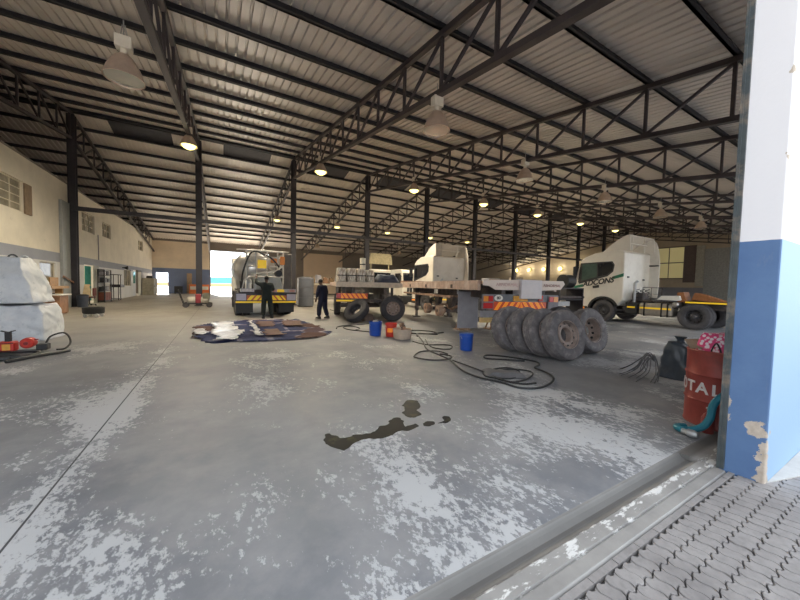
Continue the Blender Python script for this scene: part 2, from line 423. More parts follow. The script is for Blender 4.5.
struct('wall_front', wall_panels(MB(), 'y', .69, YF, XL - .22, XR, -.2, roof(YF) + .32, holes_f), front_mat(), bevel=.012)
GUIDE = mat('door_guide_steel', (.085, .10, .105), .45, .3, .35, 7, 0, (.28, .22, .17))
mb = MB(); mb.box(3.738, 3.759, .922, .962, 0, 5.2); mb.box(3.728, 3.738, .948, .966, 0, 5.2)
struct('trim_door_guide', mb, GUIDE)

# ------------------------------------------------------------------ roof
def roof_sheet(side):
    mb = MB(); per = .25; x = XO - .3; prof_ = []
    while x < XR + .3:
        prof_ += [(x, 0), (x + .17, 0), (x + .188, .05), (x + .232, .05)]; x += per
    ya, yb = (YF - .5, RY) if side < 0 else (RY, YB + .5)
    vs = [(px, ya, roof(ya) + .24 + h) for px, h in prof_] + [(px, yb, roof(yb) + .24 + h) for px, h in prof_]
    n = len(prof_); return mb.add(vs, [(i, i + 1, n + i + 1, n + i) for i in range(n - 1)])
struct('ceiling', roof_sheet(-1), SHEET, fix=False); struct('ceiling_far_slope', roof_sheet(1), SHEET, fix=False)
ORD = ['first', 'second', 'third', 'fourth', 'fifth', 'sixth', 'seventh', 'eighth', 'ninth', 'tenth', 'eleventh', 'twelfth', 'thirteenth']
def purlin(y, label):
    z = roof(y) + .07; x0, x1 = XO, XR
    mb = MB(); mb.box(x0, x1, y - .03, y + .03, z, z + .17); mb.box(x0, x1, y - .09, y + .03, z, z + .016); mb.box(x0, x1, y - .012, y + .05, z + .156, z + .17)
    tag(ob('roof_purlin', mb, PURLIN), label, 'purlin', 'steel purlins under the roof sheets')
for k in range(13):
    purlin(RY - (1.728 * k if k else .12), f'dark steel roof purlin on the near slope, {ORD[k]} down from the ridge')
for k in range(13):
    purlin(RY + (1.728 * k if k else .12), f'dark steel roof purlin on the far slope, {ORD[k]} down from the ridge')
# ------------------------------------------------------------------ columns and trusses
def column_mesh(h):
    mb = MB(); a = .16
    mb.box(-a, a, -.15, -.125, 0, h); mb.box(-a, a, .125, .15, 0, h); mb.box(-.012, .012, -.125, .125, 0, h)
    return mb.mesh('shaft', STEEL)
plate = MB().box(-.24, .24, -.24, .24, 0, .03).mesh('base_plate', STEEL)
shaft = column_mesh(RZ - .1)
def truss_meshes():
    top = MB(); bot = MB()
    for sgn in (-1, 1):
        ye = YF + .1 if sgn < 0 else YB - .05
        top.beam((0, RY, RZ), (0, ye, roof(ye)), .13, .13)
        bot.beam((0, RY + sgn * .17, RZ - TD), (0, ye, roof(ye) - TD), .15, .12)
    parts = [('top_chord', top.mesh('top_chord', TRUSSM)), ('bottom_chord', bot.mesh('bottom_chord', TRUSSM))]
    for sgn in (-1, 1):
        ys = [RY + sgn * (1.728 * k if k else .2) for k in range(13)]
        for k, y in enumerate(ys):
            parts.append(('vertical', MB().beam((0, y, roof(y) - .05), (0, y, roof(y) - TD + .04), .07, .07).mesh('vertical', TRUSSM)))
            if k:
                y2 = ys[k - 1]
                parts.append(('diagonal', MB().beam((0, y, roof(y) - .06), (0, y2 + sgn * .03, roof(y2) - TD + .06), .065, .065).mesh('diagonal', TRUSSM)))
    return parts
TP = truss_meshes()
for i, x in enumerate(COLX):
    nm = ORD[i]
    t = thing('steel_column', f'dark steel roof column on the ridge line, {nm} from the left', 'column', (x, RY, 0), 0, 'steel columns along the middle of the hall')
    ob('shaft', shaft, STEEL, t); ob('base_plate', plate, STEEL, t)
    t = thing('roof_truss', f'dark lattice roof truss crossing over the {nm} column from the left', 'truss', (x, 0, 0), 0, 'lattice trusses carrying the roof')
    for n_, me in TP: ob(n_, me, None, t)
tb = MB(); tb.box(COLX[0], XR, RY - .30, RY - .17, 5.12, 5.34)
tag(ob('tie_beam', tb, STEEL), 'long dark horizontal tie beam running along the line of columns', 'beam')
# ridge ventilator panels between the first purlins of the far slope
for i in range(8):
    xa = COLX[i] + 1.35; y0, y1 = RY + .20, RY + 1.66
    mb = MB(); mb.add([(xa, y0, roof(y0) + .20), (xa + 2.9, y0, roof(y0) + .20), (xa + 2.9, y1, roof(y1) + .20), (xa, y1, roof(y1) + .20),
                       (xa, y0, roof(y0) + .23), (xa + 2.9, y0, roof(y0) + .23), (xa + 2.9, y1, roof(y1) + .23), (xa, y1, roof(y1) + .23)],
                      [(3, 2, 1, 0), (4, 5, 6, 7), (0, 1, 5, 4), (1, 2, 6, 5), (2, 3, 7, 6), (3, 0, 4, 7)])
    tag(ob('ridge_vent', mb, VENTM), f'dark rectangular vent panel at the ridge between the {ORD[i]} and {ORD[i+1]} columns', 'vent', 'ridge vent panels')

# ------------------------------------------------------------------ lamps
BALLAST = mat('ballast_box', (.72, .66, .56), .5, 0, .1, 6)
REFL = mat('lamp_reflector', (.56, .43, .34), .35, .35, .15, 6)
REFL_IN = mat('lamp_inside', (.85, .85, .82), .2, .7, .05, 6)
def lamp_proto(lit):
    t = thing('high_bay_lamp', 'x', 'lamp')
    ob('hook', MB().tube([(0, 0, .62), (0, 0, .95)], .012, 6), GALV, t)
    ob('ballast_box', MB().box(-.13, .13, -.09, .09, .40, .63), BALLAST, t, bevel=.015)
    ob('neck', MB().lathe([(.055, .40), (.055, .31), (.09, .27)], 14), BALLAST, t, True)
    ob('reflector', MB().lathe([(.085, .28), (.13, .24), (.20, .13), (.26, .0), (.30, -.12), (.315, -.16), (.325, -.16), (.31, -.11), (.272, .01), (.212, .14), (.14, .25), (.09, .29)], 28), REFL if not lit else REFL, t, True)
    if lit: ob('bulb', MB().lathe([(.001, -.30), (.10, -.285), (.19, -.24), (.25, -.17), (.27, -.12), (.001, -.11)], 24), LIT, t, True)
    else: ob('lens', MB().lathe([(.001, -.155), (.15, -.155), (.305, -.145), (.305, -.13), (.001, -.125)], 28), REFL_IN, t, True)
    if lit:
        ld = bpy.data.lights.new('lamp_light', 'SPOT'); ld.energy = LAMP_POWER; ld.color = (1, .88, .66); ld.shadow_soft_size = .2; ld.spot_size = 2.9; ld.spot_blend = .6
        lo = bpy.data.objects.new('lamp_light', ld); COL.objects.link(lo); lo.parent = t; lo.location = (0, 0, -.36)
    return t
def wire(o, z_up):
    h = z_up - o.location.z
    ob('hanging_wire', MB().tube([(-.05, 0, .63), (-.02, 0, h)], .008, 5).tube([(.06, 0, .63), (.02, 0, h)], .008, 5), GALV, o)
unlit = lamp_proto(False); litp = lamp_proto(True)
first = [True, True]
def lamp(lit, x, y, z, label, dx=0):
    p = litp if lit else unlit; k = 1 if lit else 0
    grp = 'lit high bay lamps' if lit else 'unlit high bay lamps'
    if first[k]: o = p; first[k] = False; o.location = (x + dx, y, z); o['label'] = label; o['group'] = grp
    else: o = dup(p, (x + dx, y, z), 0, label, grp)
    return o
lst = []
for i, (x, y, z, lb) in enumerate([(-1.60, 8.1, 5.50, 'large unlit bell lamp hanging low at the top left of the picture'),
        (COLX[2], 6.35, 5.38, 'unlit copper toned bell lamp under the second lattice truss'),
        (COLX[3], 8.44, 5.82, 'unlit bell lamp near the middle of the roof, right of the copper toned one'),
        (COLX[4], 8.5, 5.86, 'unlit bell lamp above the gap left of the big white tractor cab'),
        (COLX[5], 8.5, 5.86, 'unlit bell lamp second from the doorway pillar'),
        (COLX[6], 8.5, 5.86, 'unlit bell lamp nearest the blue and white doorway pillar'),
        (COLX[3], 38.4, 6.1, 'small unlit bell lamp far back above the cream roller door'),
        (COLX[5], 38.4, 6.1, 'small unlit bell lamp far back above the stacked crates')]):
    lst.append(lamp(False, x, y, z, lb))
for j in range(7):
    lst.append(lamp(True, COLX[1 + j], 16.5, 7.42, f'glowing yellow bell lamp in the nearer lit row, {ORD[j]} from the left'))
for j in range(5):
    lst.append(lamp(True, COLX[2 + j], 31.0, 7.42, f'glowing bell lamp in the farther lit row, {ORD[j]} from the left'))
for o in lst: wire(o, roof(o.location.y) - TD)
# wall lamps on the far end gable
for j, y in enumerate((47.0, 43.9, 40.5, 37.0, 33.5)):
    t = thing('wall_lamp', f'bright round floodlight on the end gable wall, {ORD[j]} from the left', 'lamp', (XR, y, 5.45), 0, 'floodlights on the end gable')
    ob('bracket', MB().box(-.3, 0, -.05, .05, -.05, .05), BLACK, t)
    wd = bpy.data.lights.new('lamp_light', 'POINT'); wd.energy = 110; wd.color = (1, .88, .66); wd.shadow_soft_size = .2
    wo = bpy.data.objects.new('lamp_light', wd); COL.objects.link(wo); wo.parent = t; wo.location = (-.8, 0, 0)
    ob('lens', MB().lathe([(.001, -.42), (.28, -.40), (.36, -.34), (.36, -.30), (.001, -.30)], 20, axis='x'), LIT, t)

# ------------------------------------------------------------------ windows and doors of the side wall
FRAME = mat('window_frame', (.60, .54, .42), .5, 0, .1)
PANE = mat('window_pane', (.30, .27, .20), .08, 0, .5, 1.5)
def wall_window(n, y0, y1, z0, z1, nx, nz, label=None):
    t = bpy.data.objects.new(f'window_{n}', None); COL.objects.link(t); t['kind'] = 'structure'; t.location = (XL - .1, y0, z0)
    w_, h = y1 - y0, z1 - z0; fr = MB()
    fr.box(-.03, .03, 0, w_, 0, .05).box(-.03, .03, 0, w_, h - .05, h).box(-.03, .03, 0, .05, .05, h - .05).box(-.03, .03, w_ - .05, w_, .05, h - .05)
    for i in range(1, nx): fr.box(-.025, .025, w_ * i / nx - .02, w_ * i / nx + .02, .05, h - .05)
    for i in range(1, nz): fr.box(-.022, .022, .05, w_ - .05, h * i / nz - .015, h * i / nz + .015)
    ob('window_frame', fr, FRAME, t)
    ob('pane', MB().box(-.012, -.004, .05, w_ - .05, .05, h - .05), PANE, t)
    return t
CURT = mat('brown_curtain', (.24, .17, .11), .8, 0, .2)
wall_window(1, 15.2, 19.1, 4.17, 5.42, 5, 4)
tag(ob('window_shutter', MB().box(XL, XL + .05, 19.1, 19.66, 4.13, 5.38), CURT), 'brown grey open shutter at the right of the big upper window', 'shutter')
for n, (y0, y1, z0, z1, a, b_) in enumerate([(25.4, 27.55, 4.35, 5.5, 3, 3), (29.1, 31.0, 4.45, 5.45, 3, 2), (40.0, 42.0, 4.5, 5.5, 2, 2), (20.3, 21.95, .9, 2.25, 1, 1), (34.5, 36.8, .98, 2.4, 3, 1)]):
    wall_window(2 + n, y0, y1, z0, z1, a, b_)
# offices behind the wall (shell + unseen point lamps added to brighten the rooms)
INW = mat('office_wall', (.74, .70, .60), .8, 0, .05)
rm = MB(); rm.box(XL - 3.3, XL - 3.2, 14, YB, 0, 6.3); rm.box(XL - 3.2, XL - .22, 14, YB, 2.75, 2.85); rm.box(XL - 3.2, XL - .22, 14, YB, 6.3, 6.4); rm.box(XL - 3.2, XL - .22, 14, 14.1, 0, 6.3)
for y in (19.9, 24.2, 31.8, 39.0): rm.box(XL - 3.2, XL - .22, y, y + .1, 0, 6.3)
struct('wall_office', rm, INW)
def room_light(x, y, z, e, col=(1, .95, .85)):
    d = bpy.data.lights.new('office_light', 'POINT'); d.energy = e; d.color = col; d.shadow_soft_size = .25
    o = bpy.data.objects.new('office_light', d); COL.objects.link(o); o.location = (x, y, z)
for y, e in ((17.5, 90), (22, 110), (27, 260), (34.5, 120), (42, 160)): room_light(XL - 1.5, y, 2.45, e)
for y in (17, 22, 28, 35, 42): room_light(XL - 1.5, y, 5.9, 50, (1, .9, .7))
# door leaves and trims
DOORW = mat('pale_door', (.66, .68, .70), .5, 0, .08)
d = struct('door_1', MB().box(XL - .16, XL - .1, 37.72, 39.3, 0, 2.48), DOORW)
ob('pane', MB().box(XL - .105, XL - .09, 38.0, 39.1, 1.2, 2.3), mat('teal_glass', (.10, .34, .32), .1), d)
d = struct('door_2', MB().box(XL + .01, XL + .06, 27.1, 28.0, 0, 2.38), mat('greenish_grey_door', (.30, .30, .24), .5))
ob('handle', MB().box(XL + .06, XL + .1, 27.2, 27.35, 1.0, 1.03), GALV, d)
d = struct('door_3', MB().box(-3.62, -3.1, YB - .06, YB - .005, .02, 2.5), mat('tan_door', (.45, .32, .20), .5))
ob('handle', MB().box(-3.2, -3.15, YB - .1, YB - .06, 1.1, 1.2), GALV, d)
d = struct('door_4', MB().box(10.5, 16.35, YB - .1, YB - .005, 0, 6.0), mat('cream_roller_door', (.66, .52, .38), .6, 0, .06, 1))
ob('bottom_rail', MB().box(10.5, 16.35, YB - .12, YB - .1, 0, .12), STEEL, d)
cm = MB(); n = 24
cm.add([(XL - .17 + .03 * math.sin(i * 1.6), 26.35 + i * .045, z) for z in (.15, 2.3) for i in range(n)] + [(XL - .185 + .03 * math.sin(i * 1.6), 26.35 + i * .045, z) for z in (.15, 2.3) for i in range(n)],
       [(i, i + 1, n + i + 1, n + i) for i in range(n - 1)] + [(2 * n + i, 3 * n + i, 3 * n + i + 1, 2 * n + i + 1) for i in range(n - 1)])
c_ = tag(ob('door_curtain', cm, mat('teal_cloth', (.05, .30, .26), .8)), 'teal curtain hanging inside the bright office doorway', 'curtain')
ob('curtain_rail', MB().tube([(XL - .17, 25.62, 2.31), (XL - .17, 27.98, 2.31)], .012, 8), GALV, c_)
GP = mat('grey_panel', (.30, .315, .31), .5, 0, .1)
struct('trim_grey_panel', MB().box(XL + .005, XL + .12, 22.35, 23.3, 0, 5.45), GP)
tag(ob('handrail', MB().beam((XL + .2, 22.1, 1.62), (XL + .2, 23.4, 1.28), .05, .07).beam((XL + .1, 22.3, 1.56), (XL + .2, 22.3, 1.56), .03, .03).beam((XL + .1, 23.2, 1.33), (XL + .2, 23.2, 1.33), .03, .03), WOOD), 'short brown sloping handrail on the grey panel by the leftmost column', 'handrail')
tag(ob('downpipe', MB().tube([(XL + .06, 28.0, 2.78), (XL + .06, 28.0, 4.4)], .03, 8), GREYP), 'thin grey pipe running down the cream side wall below the second upper window', 'pipe')
tag(ob('wall_speaker', MB().lathe([(.02, 0), (.05, .1), (.16, .3), (.17, .3), (.06, .1), (.03, -.02)], 16, axis='x').box(-.05, .02, -.04, .04, -.04, .04), BLACK, loc=(XL + .06, 34.0, 2.5)), 'small black horn fixed to the band on the side wall', 'speaker')
# big lit office window block and louvre on the far end wall
YEL = emit_mat('backlit_pane', (.72, .62, .30), .22)
t = bpy.data.objects.new('window_8', None); COL.objects.link(t); t['kind'] = 'structure'; t.location = (XR, 18.9, 3.5)
fr = MB().box(-.12, 0, -1.3, 0, -.6, 4.4).box(-.10, 0, 0, 3.4, -.12, 0).box(-.10, 0, 0, 3.4, 4.3, 4.4).box(-.08, 0, 1.65, 1.72, 0, 4.3).box(-.08, 0, 0, 3.4, 2.1, 2.2).box(-.1, 0, 3.33, 3.4, 0, 4.3)
ob('window_frame', fr, mat('brown_frame', (.16, .12, .11), .6), t)
for i in range(2):
    for j in range(2): ob('pane', MB().box(-.05, -.01, .02 + i * 1.7, 1.63 + i * 1.68, .02 + j * 2.2, 2.08 + j * 2.2), YEL, t)
lv = MB()
for k in range(12): lv.box(XR - .25 - (k % 2) * .04, XR - .001, 16.75, 17.55, 2.4 + k * .45, 2.82 + k * .45)
struct('ceiling_office', MB().box(XO, XL - .005, YF, YB, 6.455, 6.55), FG)
struct('floor_office', MB().box(XO, XL - 3.2, YF, YB, -.2, 0), FG)
struct('wall_outer', MB().prism([(YF, 0), (YB, 0), (YB, roof(YB) + .32), (RY, RZ + .34), (YF, roof(YF) + .32)], XO - .2, XO, 'x'), FG)
struct('wall_back_upper', MB().box(XO, XL, YB, YB + .2, 0, roof(YB) + .32), FG)
struct('wall_front_upper', MB().box(XO, XL - .22, .7, YF, 0, roof(YF) + .32), FG)
struct('trim_louvre', lv, mat('louvre_paint', (.55, .53, .45), .6))
struct('wall_grey_bay', MB().box(XR - .2, XR - .001, 8, 16.7, 0, 7.3), mat('pale_grey_wall', (.44, .44, .42), .8))

# ------------------------------------------------------------------ beyond the far doorways
BL = mat('blue_shed', (.12, .42, .62), .6)
t = thing('blue_shed', 'low blue shed standing out in the sunlit yard beyond the tall doorway', 'shed', (3, 150, -.03))
ob('shed_wall', MB().box(-16, 16, 0, 8, 0, 3.6), BL, t); ob('shed_roof', MB().prism([(-.4, 3.6), (4, 4.6), (8.4, 3.6)], -16.5, 16.5, 'x'), BL, t)
tag(ob('sand_bank', MB().prism([(-30, -.03), (-24, 1.0), (22, 1.1), (34, -.03)], 118, 126, 'y'), mat('sand', (.60, .42, .24), .9)), 'long sandy bank in the yard seen through the tall doorway', 'bank')

# ------------------------------------------------------------------ wheels
def tyre_mesh(R=.53, W=.29, ri=.285):
    h = W / 2
    return MB().lathe([(ri, -h * .74), (ri + .03, -h * .86), (R - .13, -h), (R - .05, -h * .95), (R - .012, -h * .80), (R, -h * .72),
                       (R, -h * .42), (R - .014, -h * .39), (R - .014, -h * .31), (R, -h * .28), (R, -h * .06), (R - .014, -h * .04), (R - .014, h * .04), (R, h * .06),
                       (R, h * .28), (R - .014, h * .31), (R - .014, h * .39), (R, h * .42), (R, h * .72), (R - .012, h * .80), (R - .05, h * .95), (R - .13, h), (ri + .03, h * .86), (ri, h * .74)], 56, axis='y', closed=True)
def add_tread(mb, R=.53, W=.29):
    h = W / 2
    for k in range(64):
        a = 2 * PI * k / 64
        for s in (-1, 1):
            d = Vector((math.sin(a), 0, math.cos(a))); tg = Vector((math.cos(a), 0, -math.sin(a)))
            p = d * (R - .008) + Vector((0, s * h * .42, 0)); q = d * (R - .035) + Vector((0, s * h * .92, 0)) + tg * .006
            mb.beam(p + d * .012, q + d * .012, .026, .02, d)
    return mb
def rim_mesh(kind):
    if kind == 'out': pr = [(.29, -.135), (.30, -.14), (.302, -.12), (.28, -.10), (.265, -.075), (.245, -.055), (.20, -.08), (.155, -.07), (.15, -.01), (.15, .06), (.24, .07), (.28, .11), (.29, .11)]
    elif kind == 'in': pr = [(.29, -.125), (.30, -.13), (.302, -.11), (.27, -.09), (.262, .02), (.22, .055), (.14, .06), (.135, .09), (.26, .10), (.29, .12)]
    return MB().lathe(pr, 40, axis='y').mesh('rim', None, True)
TY = add_tread(tyre_mesh()).mesh('tyre', None, True)
RIMS = {k: rim_mesh(k) for k in ('out', 'in')}
def holes_mesh(kind):
    mb = MB(); y = -.073 if kind == 'out' else .03
    for k in range(10):
        a = 2 * PI * k / 10; c, s = .215 * math.sin(a), .215 * math.cos(a)
        mb.lathe([(.001, y), (.028, y), (.028, y + .03), (.001, y + .03)], 12, (c, 0, s), 'y')
    return mb.mesh('hand_holes', BLACK)
HOL = {k: holes_mesh(k) for k in ('out', 'in')}
HUB = MB().lathe([(.001, -.17), (.07, -.17), (.085, -.15), (.09, -.09), (.13, -.085), (.135, -.05), (.15, -.02)], 24, axis='y').mesh('hub', None, True)
NUTS = MB()
for k in range(10):
    a = 2 * PI * (k + .5) / 10; NUTS.lathe([(.001, -.115), (.014, -.115), (.016, -.08)], 6, (.165 * math.sin(a), 0, .165 * math.cos(a)), 'y')
NUTS = NUTS.mesh('wheel_nuts', None)
def withmat(me, mt):
    c = me.copy(); c.materials.clear(); c.materials.append(mt); return c
def wheel_parts(parent, rubber, rimm, kind='out', hub=False, tread=True):
    ob('tyre', withmat(TY, rubber), None, parent)
    ob('rim', withmat(RIMS[kind], rimm), None, parent)
    ob('hand_holes', HOL[kind], None, parent)
    if hub: ob('hub', withmat(HUB, rimm), None, parent); ob('wheel_nuts', withmat(NUTS, GALV), None, parent)
def vehicle_wheel(parent, loc, rz, kind='out', rimm=RIM_D, dual=False):
    """wheel as a part of a vehicle: outer face towards local -y before rz"""
    w_ = ob('wheel', withmat(TY, RUBBER_D), None, parent, loc=loc, rot=(0, 0, rz))
    ob('rim', withmat(RIMS[kind], rimm), None, w_); ob('hub', withmat(HUB, rimm), None, w_); ob('hand_holes', HOL[kind], None, w_)
    if dual: ob('inner_tyre', withmat(TY, RUBBER_D), None, w_, loc=(0, .32, 0))
    return w_

# ------------------------------------------------------------------ tractor units
GREEN = mat('green_stripe', (.015, .16, .085), .4, 0, .1)
INK = mat('black_lettering', (.02, .02, .022), .5)
def tractor(loc, label, lettered):
    t = thing('truck_tractor', label, 'truck', loc)
    arch = [(3.5 + .70 * math.cos(a), .58 + .62 * math.sin(a)) for a in [math.radians(8 + 14 * k) for k in range(12)]]
    prof_ = [(2.6, 1.08), (2.6, 3.36), (2.75, 3.44), (3.4, 3.46), (4.0, 3.40), (4.45, 3.24), (4.72, 3.02), (4.86, 2.5), (4.96, 1.95), (5.0, 1.6), (5.0, .68), (4.3, .66)] + arch + [(2.74, .95)]
    cab = ob('cab', MB().prism(prof_, -1.25, 1.25, 'x'), CABW, t, bevel=.05)
    # windscreen and front
    ob('windscreen', MB().add([(sx * 1.12, y, z) for y, z in ((4.985, 1.98), (4.77, 2.98)) for sx in (-1, 1)] + [(sx * 1.12, y - .05, z) for y, z in ((4.985, 1.98), (4.77, 2.98)) for sx in (-1, 1)],
                              [(0, 1, 3, 2), (4, 6, 7, 5), (0, 2, 6, 4), (1, 5, 7, 3), (0, 4, 5, 1), (2, 3, 7, 6)]), GLASS_DARK, t)
    gr = ob('grille', MB().box(-.95, .95, 4.99, 5.03, .75, 1.65), BLACK, t)
    bm = ob('bumper', MB().prism([(4.28, .36), (4.28, .70), (5.08, .74), (5.1, .40)], -1.25, 1.25, 'x'), BLACK, t, bevel=.03)
    ob('marker_strip', MB().box(-1.265, -1.25, 4.4, 4.95, .56, .65), ORANGE, bm)
    for sx in (-1, 1):
        ob('headlight', MB().box(sx * 1.0 - .18, sx * 1.0 + .18, 5.0, 5.1, .75, .98), mat('headlamp', (.7, .72, .75), .1), t, bevel=.03)
        mi = ob('mirror', MB().box(sx * 1.42 - .11, sx * 1.42 + .11, 4.83, 4.95, 2.15, 2.75), BLACK, t, bevel=.04)
        ob('mirror_arm', MB().tube([(sx * 1.23, 4.8, 2.72), (sx * 1.4, 4.88, 2.7)], .025, 8), BLACK, mi)
        # side windows, seam and handle
        X_ = lambda a: sx * (1.25 + a)
        def plate_(poly, a, b_): return MB().prism(poly, min(X_(a), X_(b_)), max(X_(a), X_(b_)), 'x')
        ob('window_surround', plate_([(4.72, 2.93), (3.14, 2.95), (3.03, 2.78), (3.08, 2.45), (3.34, 2.22), (4.74, 1.84), (4.80, 1.95)], -.01, .006), BLACK, t)
        ob('side_window', plate_([(4.60, 2.86), (3.86, 2.88), (3.84, 2.20), (4.62, 2.0)], 0, .010), GLASS_GREEN if lettered else GLASS_DARK, t)
        ob('rear_quarter_window', plate_([(3.80, 2.88), (3.20, 2.90), (3.09, 2.76), (3.14, 2.50), (3.38, 2.30), (3.78, 2.22)], 0, .010), GLASS_DARK, t)
        dr = ob('door', plate_([(4.66, 1.84), (3.36, 2.20), (3.36, 1.28), (4.30, 1.30), (4.66, 1.12)], -.004, .004), CABW, t)
        ob('door_handle', plate_([(4.02, 1.74), (3.72, 1.80), (3.70, 1.66), (4.0, 1.62)], .003, .03), BLACK, dr)
        ob('arch_trim', MB().prism([(3.5 + .73 * math.cos(a), .58 + .65 * math.sin(a)) for a in [math.radians(4 + 13 * k) for k in range(13)]] + [(3.5 + .63 * math.cos(a), .58 + .55 * math.sin(a)) for a in [math.radians(160 - 13 * k) for k in range(13)]], min(X_(-.3), X_(.02)), max(X_(-.3), X_(.02)), 'x'), BLACK, t)
        ob('steps', MB().box(min(X_(-.25), X_(.0)), max(X_(-.25), X_(.0)), 4.2, 4.5, .36, .40).box(min(X_(-.3), X_(-.02)), max(X_(-.3), X_(-.02)), 2.1, 2.9, .38, .43), BLACK, t)
        vehicle_wheel(t, (sx * 1.08, 3.5, .53), -PI / 2 if sx < 0 else PI / 2, 'out', RIM_D)
        vehicle_wheel(t, (sx * 1.09, 0, .53), -PI / 2 if sx < 0 else PI / 2, 'in', RIM_D, True)
    if lettered:
        sl_ = math.atan(.16)
        ob('stripe', MB().prism([(4.99, 1.60), (4.99, 1.74), (4.52, 1.83), (4.52, 1.69)], -1.258, -1.25, 'x').prism([(3.12, 2.06), (3.12, 2.20), (2.61, 2.36), (2.61, 2.20)], -1.258, -1.25, 'x'), GREEN, t)
        text_mesh('lettering', 'ADCONS', .36, INK, t, basis(Vector((-1.262, 3.80, 1.93)), (0, -1, .15), (0, .15, 1)), .004, .35, .012)
    # roof deflector: open-backed shell
    rr = ob('roof_deflector', MB().add([(sx * wx, y, z) for y, z, wx in ((3.62, 3.47, .95), (3.3, 3.72, 1.08), (2.95, 3.98, 1.15), (2.58, 4.16, 1.18), (2.48, 4.17, 1.18)) for sx in (-1, 1)]
            + [(sx * (wx - .03), y, z - .03) for y, z, wx in ((3.62, 3.47, .95), (3.3, 3.72, 1.08), (2.95, 3.98, 1.15), (2.58, 4.16, 1.18), (2.48, 4.17, 1.18)) for sx in (-1, 1)],
            [(2 * i, 2 * i + 1, 2 * i + 3, 2 * i + 2) for i in range(4)] + [(10 + 2 * i, 12 + 2 * i, 13 + 2 * i, 11 + 2 * i) for i in range(4)] + [(8, 9, 19, 18)]), CABW, t)
    for sx in (-1, 1):
        ob('deflector_side', MB().prism([(3.62, 3.44), (3.3, 3.72), (2.95, 3.98), (2.58, 4.16), (2.46, 4.17), (2.40, 3.42)], sx * 1.18 - .02, sx * 1.18 + .02, 'x'), CABW, rr)
    ob('deflector_strut', MB().beam((-.6, 2.62, 3.42), (-.6, 2.62, 4.1), .04, .04).beam((.6, 2.62, 3.42), (.6, 2.62, 4.1), .04, .04).beam((-.9, 2.62, 3.8), (.9, 2.62, 3.8), .04, .04), CABW, rr)
    # tall side fairing behind the right cab corner
    ob('side_fairing', MB().prism([(2.62, 1.2), (2.62, 4.08), (2.50, 4.1), (2.36, 3.95), (2.24, 3.5), (2.18, 2.9), (2.18, 1.9), (2.22, 1.2)], 1.20, 1.25, 'x'), CABW, t)
    if lettered: ob('fairing_strap', MB().box(1.14, 1.20, 2.2, 2.6, 2.78, 2.84), BLACK, t)
    ob('rear_wall_vents', MB().box(-.95, -.8, 2.57, 2.60, 2.15, 2.22).box(.55, .7, 2.57, 2.60, 2.05, 2.12), BLACK, t)
    # chassis
    ch = ob('chassis', MB().box(-.45, -.36, -1.35, 4.8, .80, 1.06).box(.36, .45, -1.35, 4.8, .80, 1.06).box(-.36, .36, -1.3, -1.2, .82, 1.04).box(-.36, .36, 1.4, 1.5, .82, 1.04).box(-.36, .36, 3.0, 3.6, .6, 1.04)
            .box(-.95, .95, -.06, .06, .47, .6).box(-.95, .95, 3.44, 3.56, .47, .6), CHASSIS, t)
    tk = ob('fuel_tank', MB().box(-1.22, -.55, .70, 1.95, .44, 1.0), mat('tank_metal', (.40, .36, .31), .4, .5, .2, 5), t, bevel=.09)
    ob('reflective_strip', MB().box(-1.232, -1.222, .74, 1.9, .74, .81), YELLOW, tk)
    for y in (.86, 1.08, 1.72): ob('tank_band', MB().box(-1.24, -.55, y - .025, y + .025, .42, 1.02), BLACK, tk)
    bx = ob('battery_box', MB().box(-1.2, -.5, 2.02, 2.52, .45, .98), BLACK, t, bevel=.03)
    ob('reflective_strip', MB().box(-1.212, -1.2, 2.1, 2.42, .74, .81), YELLOW, bx)
    ob('silver_air_tank', MB().lathe([(.001, -.25), (.09, -.24), (.12, -.2), (.12, .2), (.09, .24), (.001, .25)], 20, (-1.0, .62, .98), 'x'), SILVER, t, True)
    ob('mudguard', MB().prism([(1.25, 1.17), (1.1, 1.34), (.5, 1.36), (.46, 1.2), (.5, 1.15)], -1.24, -.75, 'x'), WHITE, t)
    for sx in (-1, 1):
        mg = ob('rear_mudguard', MB().prism([(.68 * math.cos(a), .53 + .64 * math.sin(a)) for a in [math.radians(30 + 12 * k) for k in range(13)]][::-1] + [(.62 * math.cos(a), .53 + .58 * math.sin(a)) for a in [math.radians(30 + 12 * k) for k in range(13)]], sx * .93 - .32, sx * .93 + .32, 'x'), BLACK, t) if sx > 0 else None
    sb = ob('side_board', MB().box(-1.23, -1.20, -1.35, .30, 1.06, 1.16), BLACK, t)
    ob('reflective_strip', MB().box(-1.245, -1.23, -1.33, .28, 1.075, 1.135), YELLOW, sb)
    ob('outrigger', MB().box(-1.2, -.45, -1.2, -1.1, 1.0, 1.1).box(-1.2, -.45, .15, .25, 1.06, 1.12), CHASSIS, t)
    RB = mat('ramp_brown', (.34, .13, .045), .6, 0, .3)
    ob('fifth_wheel', MB().lathe([(.001, 1.14), (.46, 1.14), (.48, 1.18), (.48, 1.22), (.001, 1.22)], 24).box(-.5, .5, -.3, .3, 1.05, 1.15), RB, t)
    ob('coupling_ramp', MB().prism([(.62, 1.08), (.62, 1.5), (.42, 1.52), (.30, 1.12)], -1.05, -.5, 'x').prism([(.2, 1.22), (.1, 1.5), (-.1, 1.46), (-.9, 1.15), (-.9, 1.08)], -.9, -.5, 'x'), RB, t)
    # clutter behind the cab
    hz = MB()
    for k in range(3):
        hz.tube([(-.5 + .5 * k + .09 * math.cos(a * .7), 2.35 + .09 * math.sin(a * .7), 1.12 + a * .020) for a in range(26)], .018, 6)
    ob('coiled_hose', hz, BLACK, t)
    ob('exhaust_pipe', MB().tube([(-.85, 2.3, 1.0), (-.85, 2.3, 1.9), (-.8, 2.2, 2.0)], .06, 12), GALV, t, True)
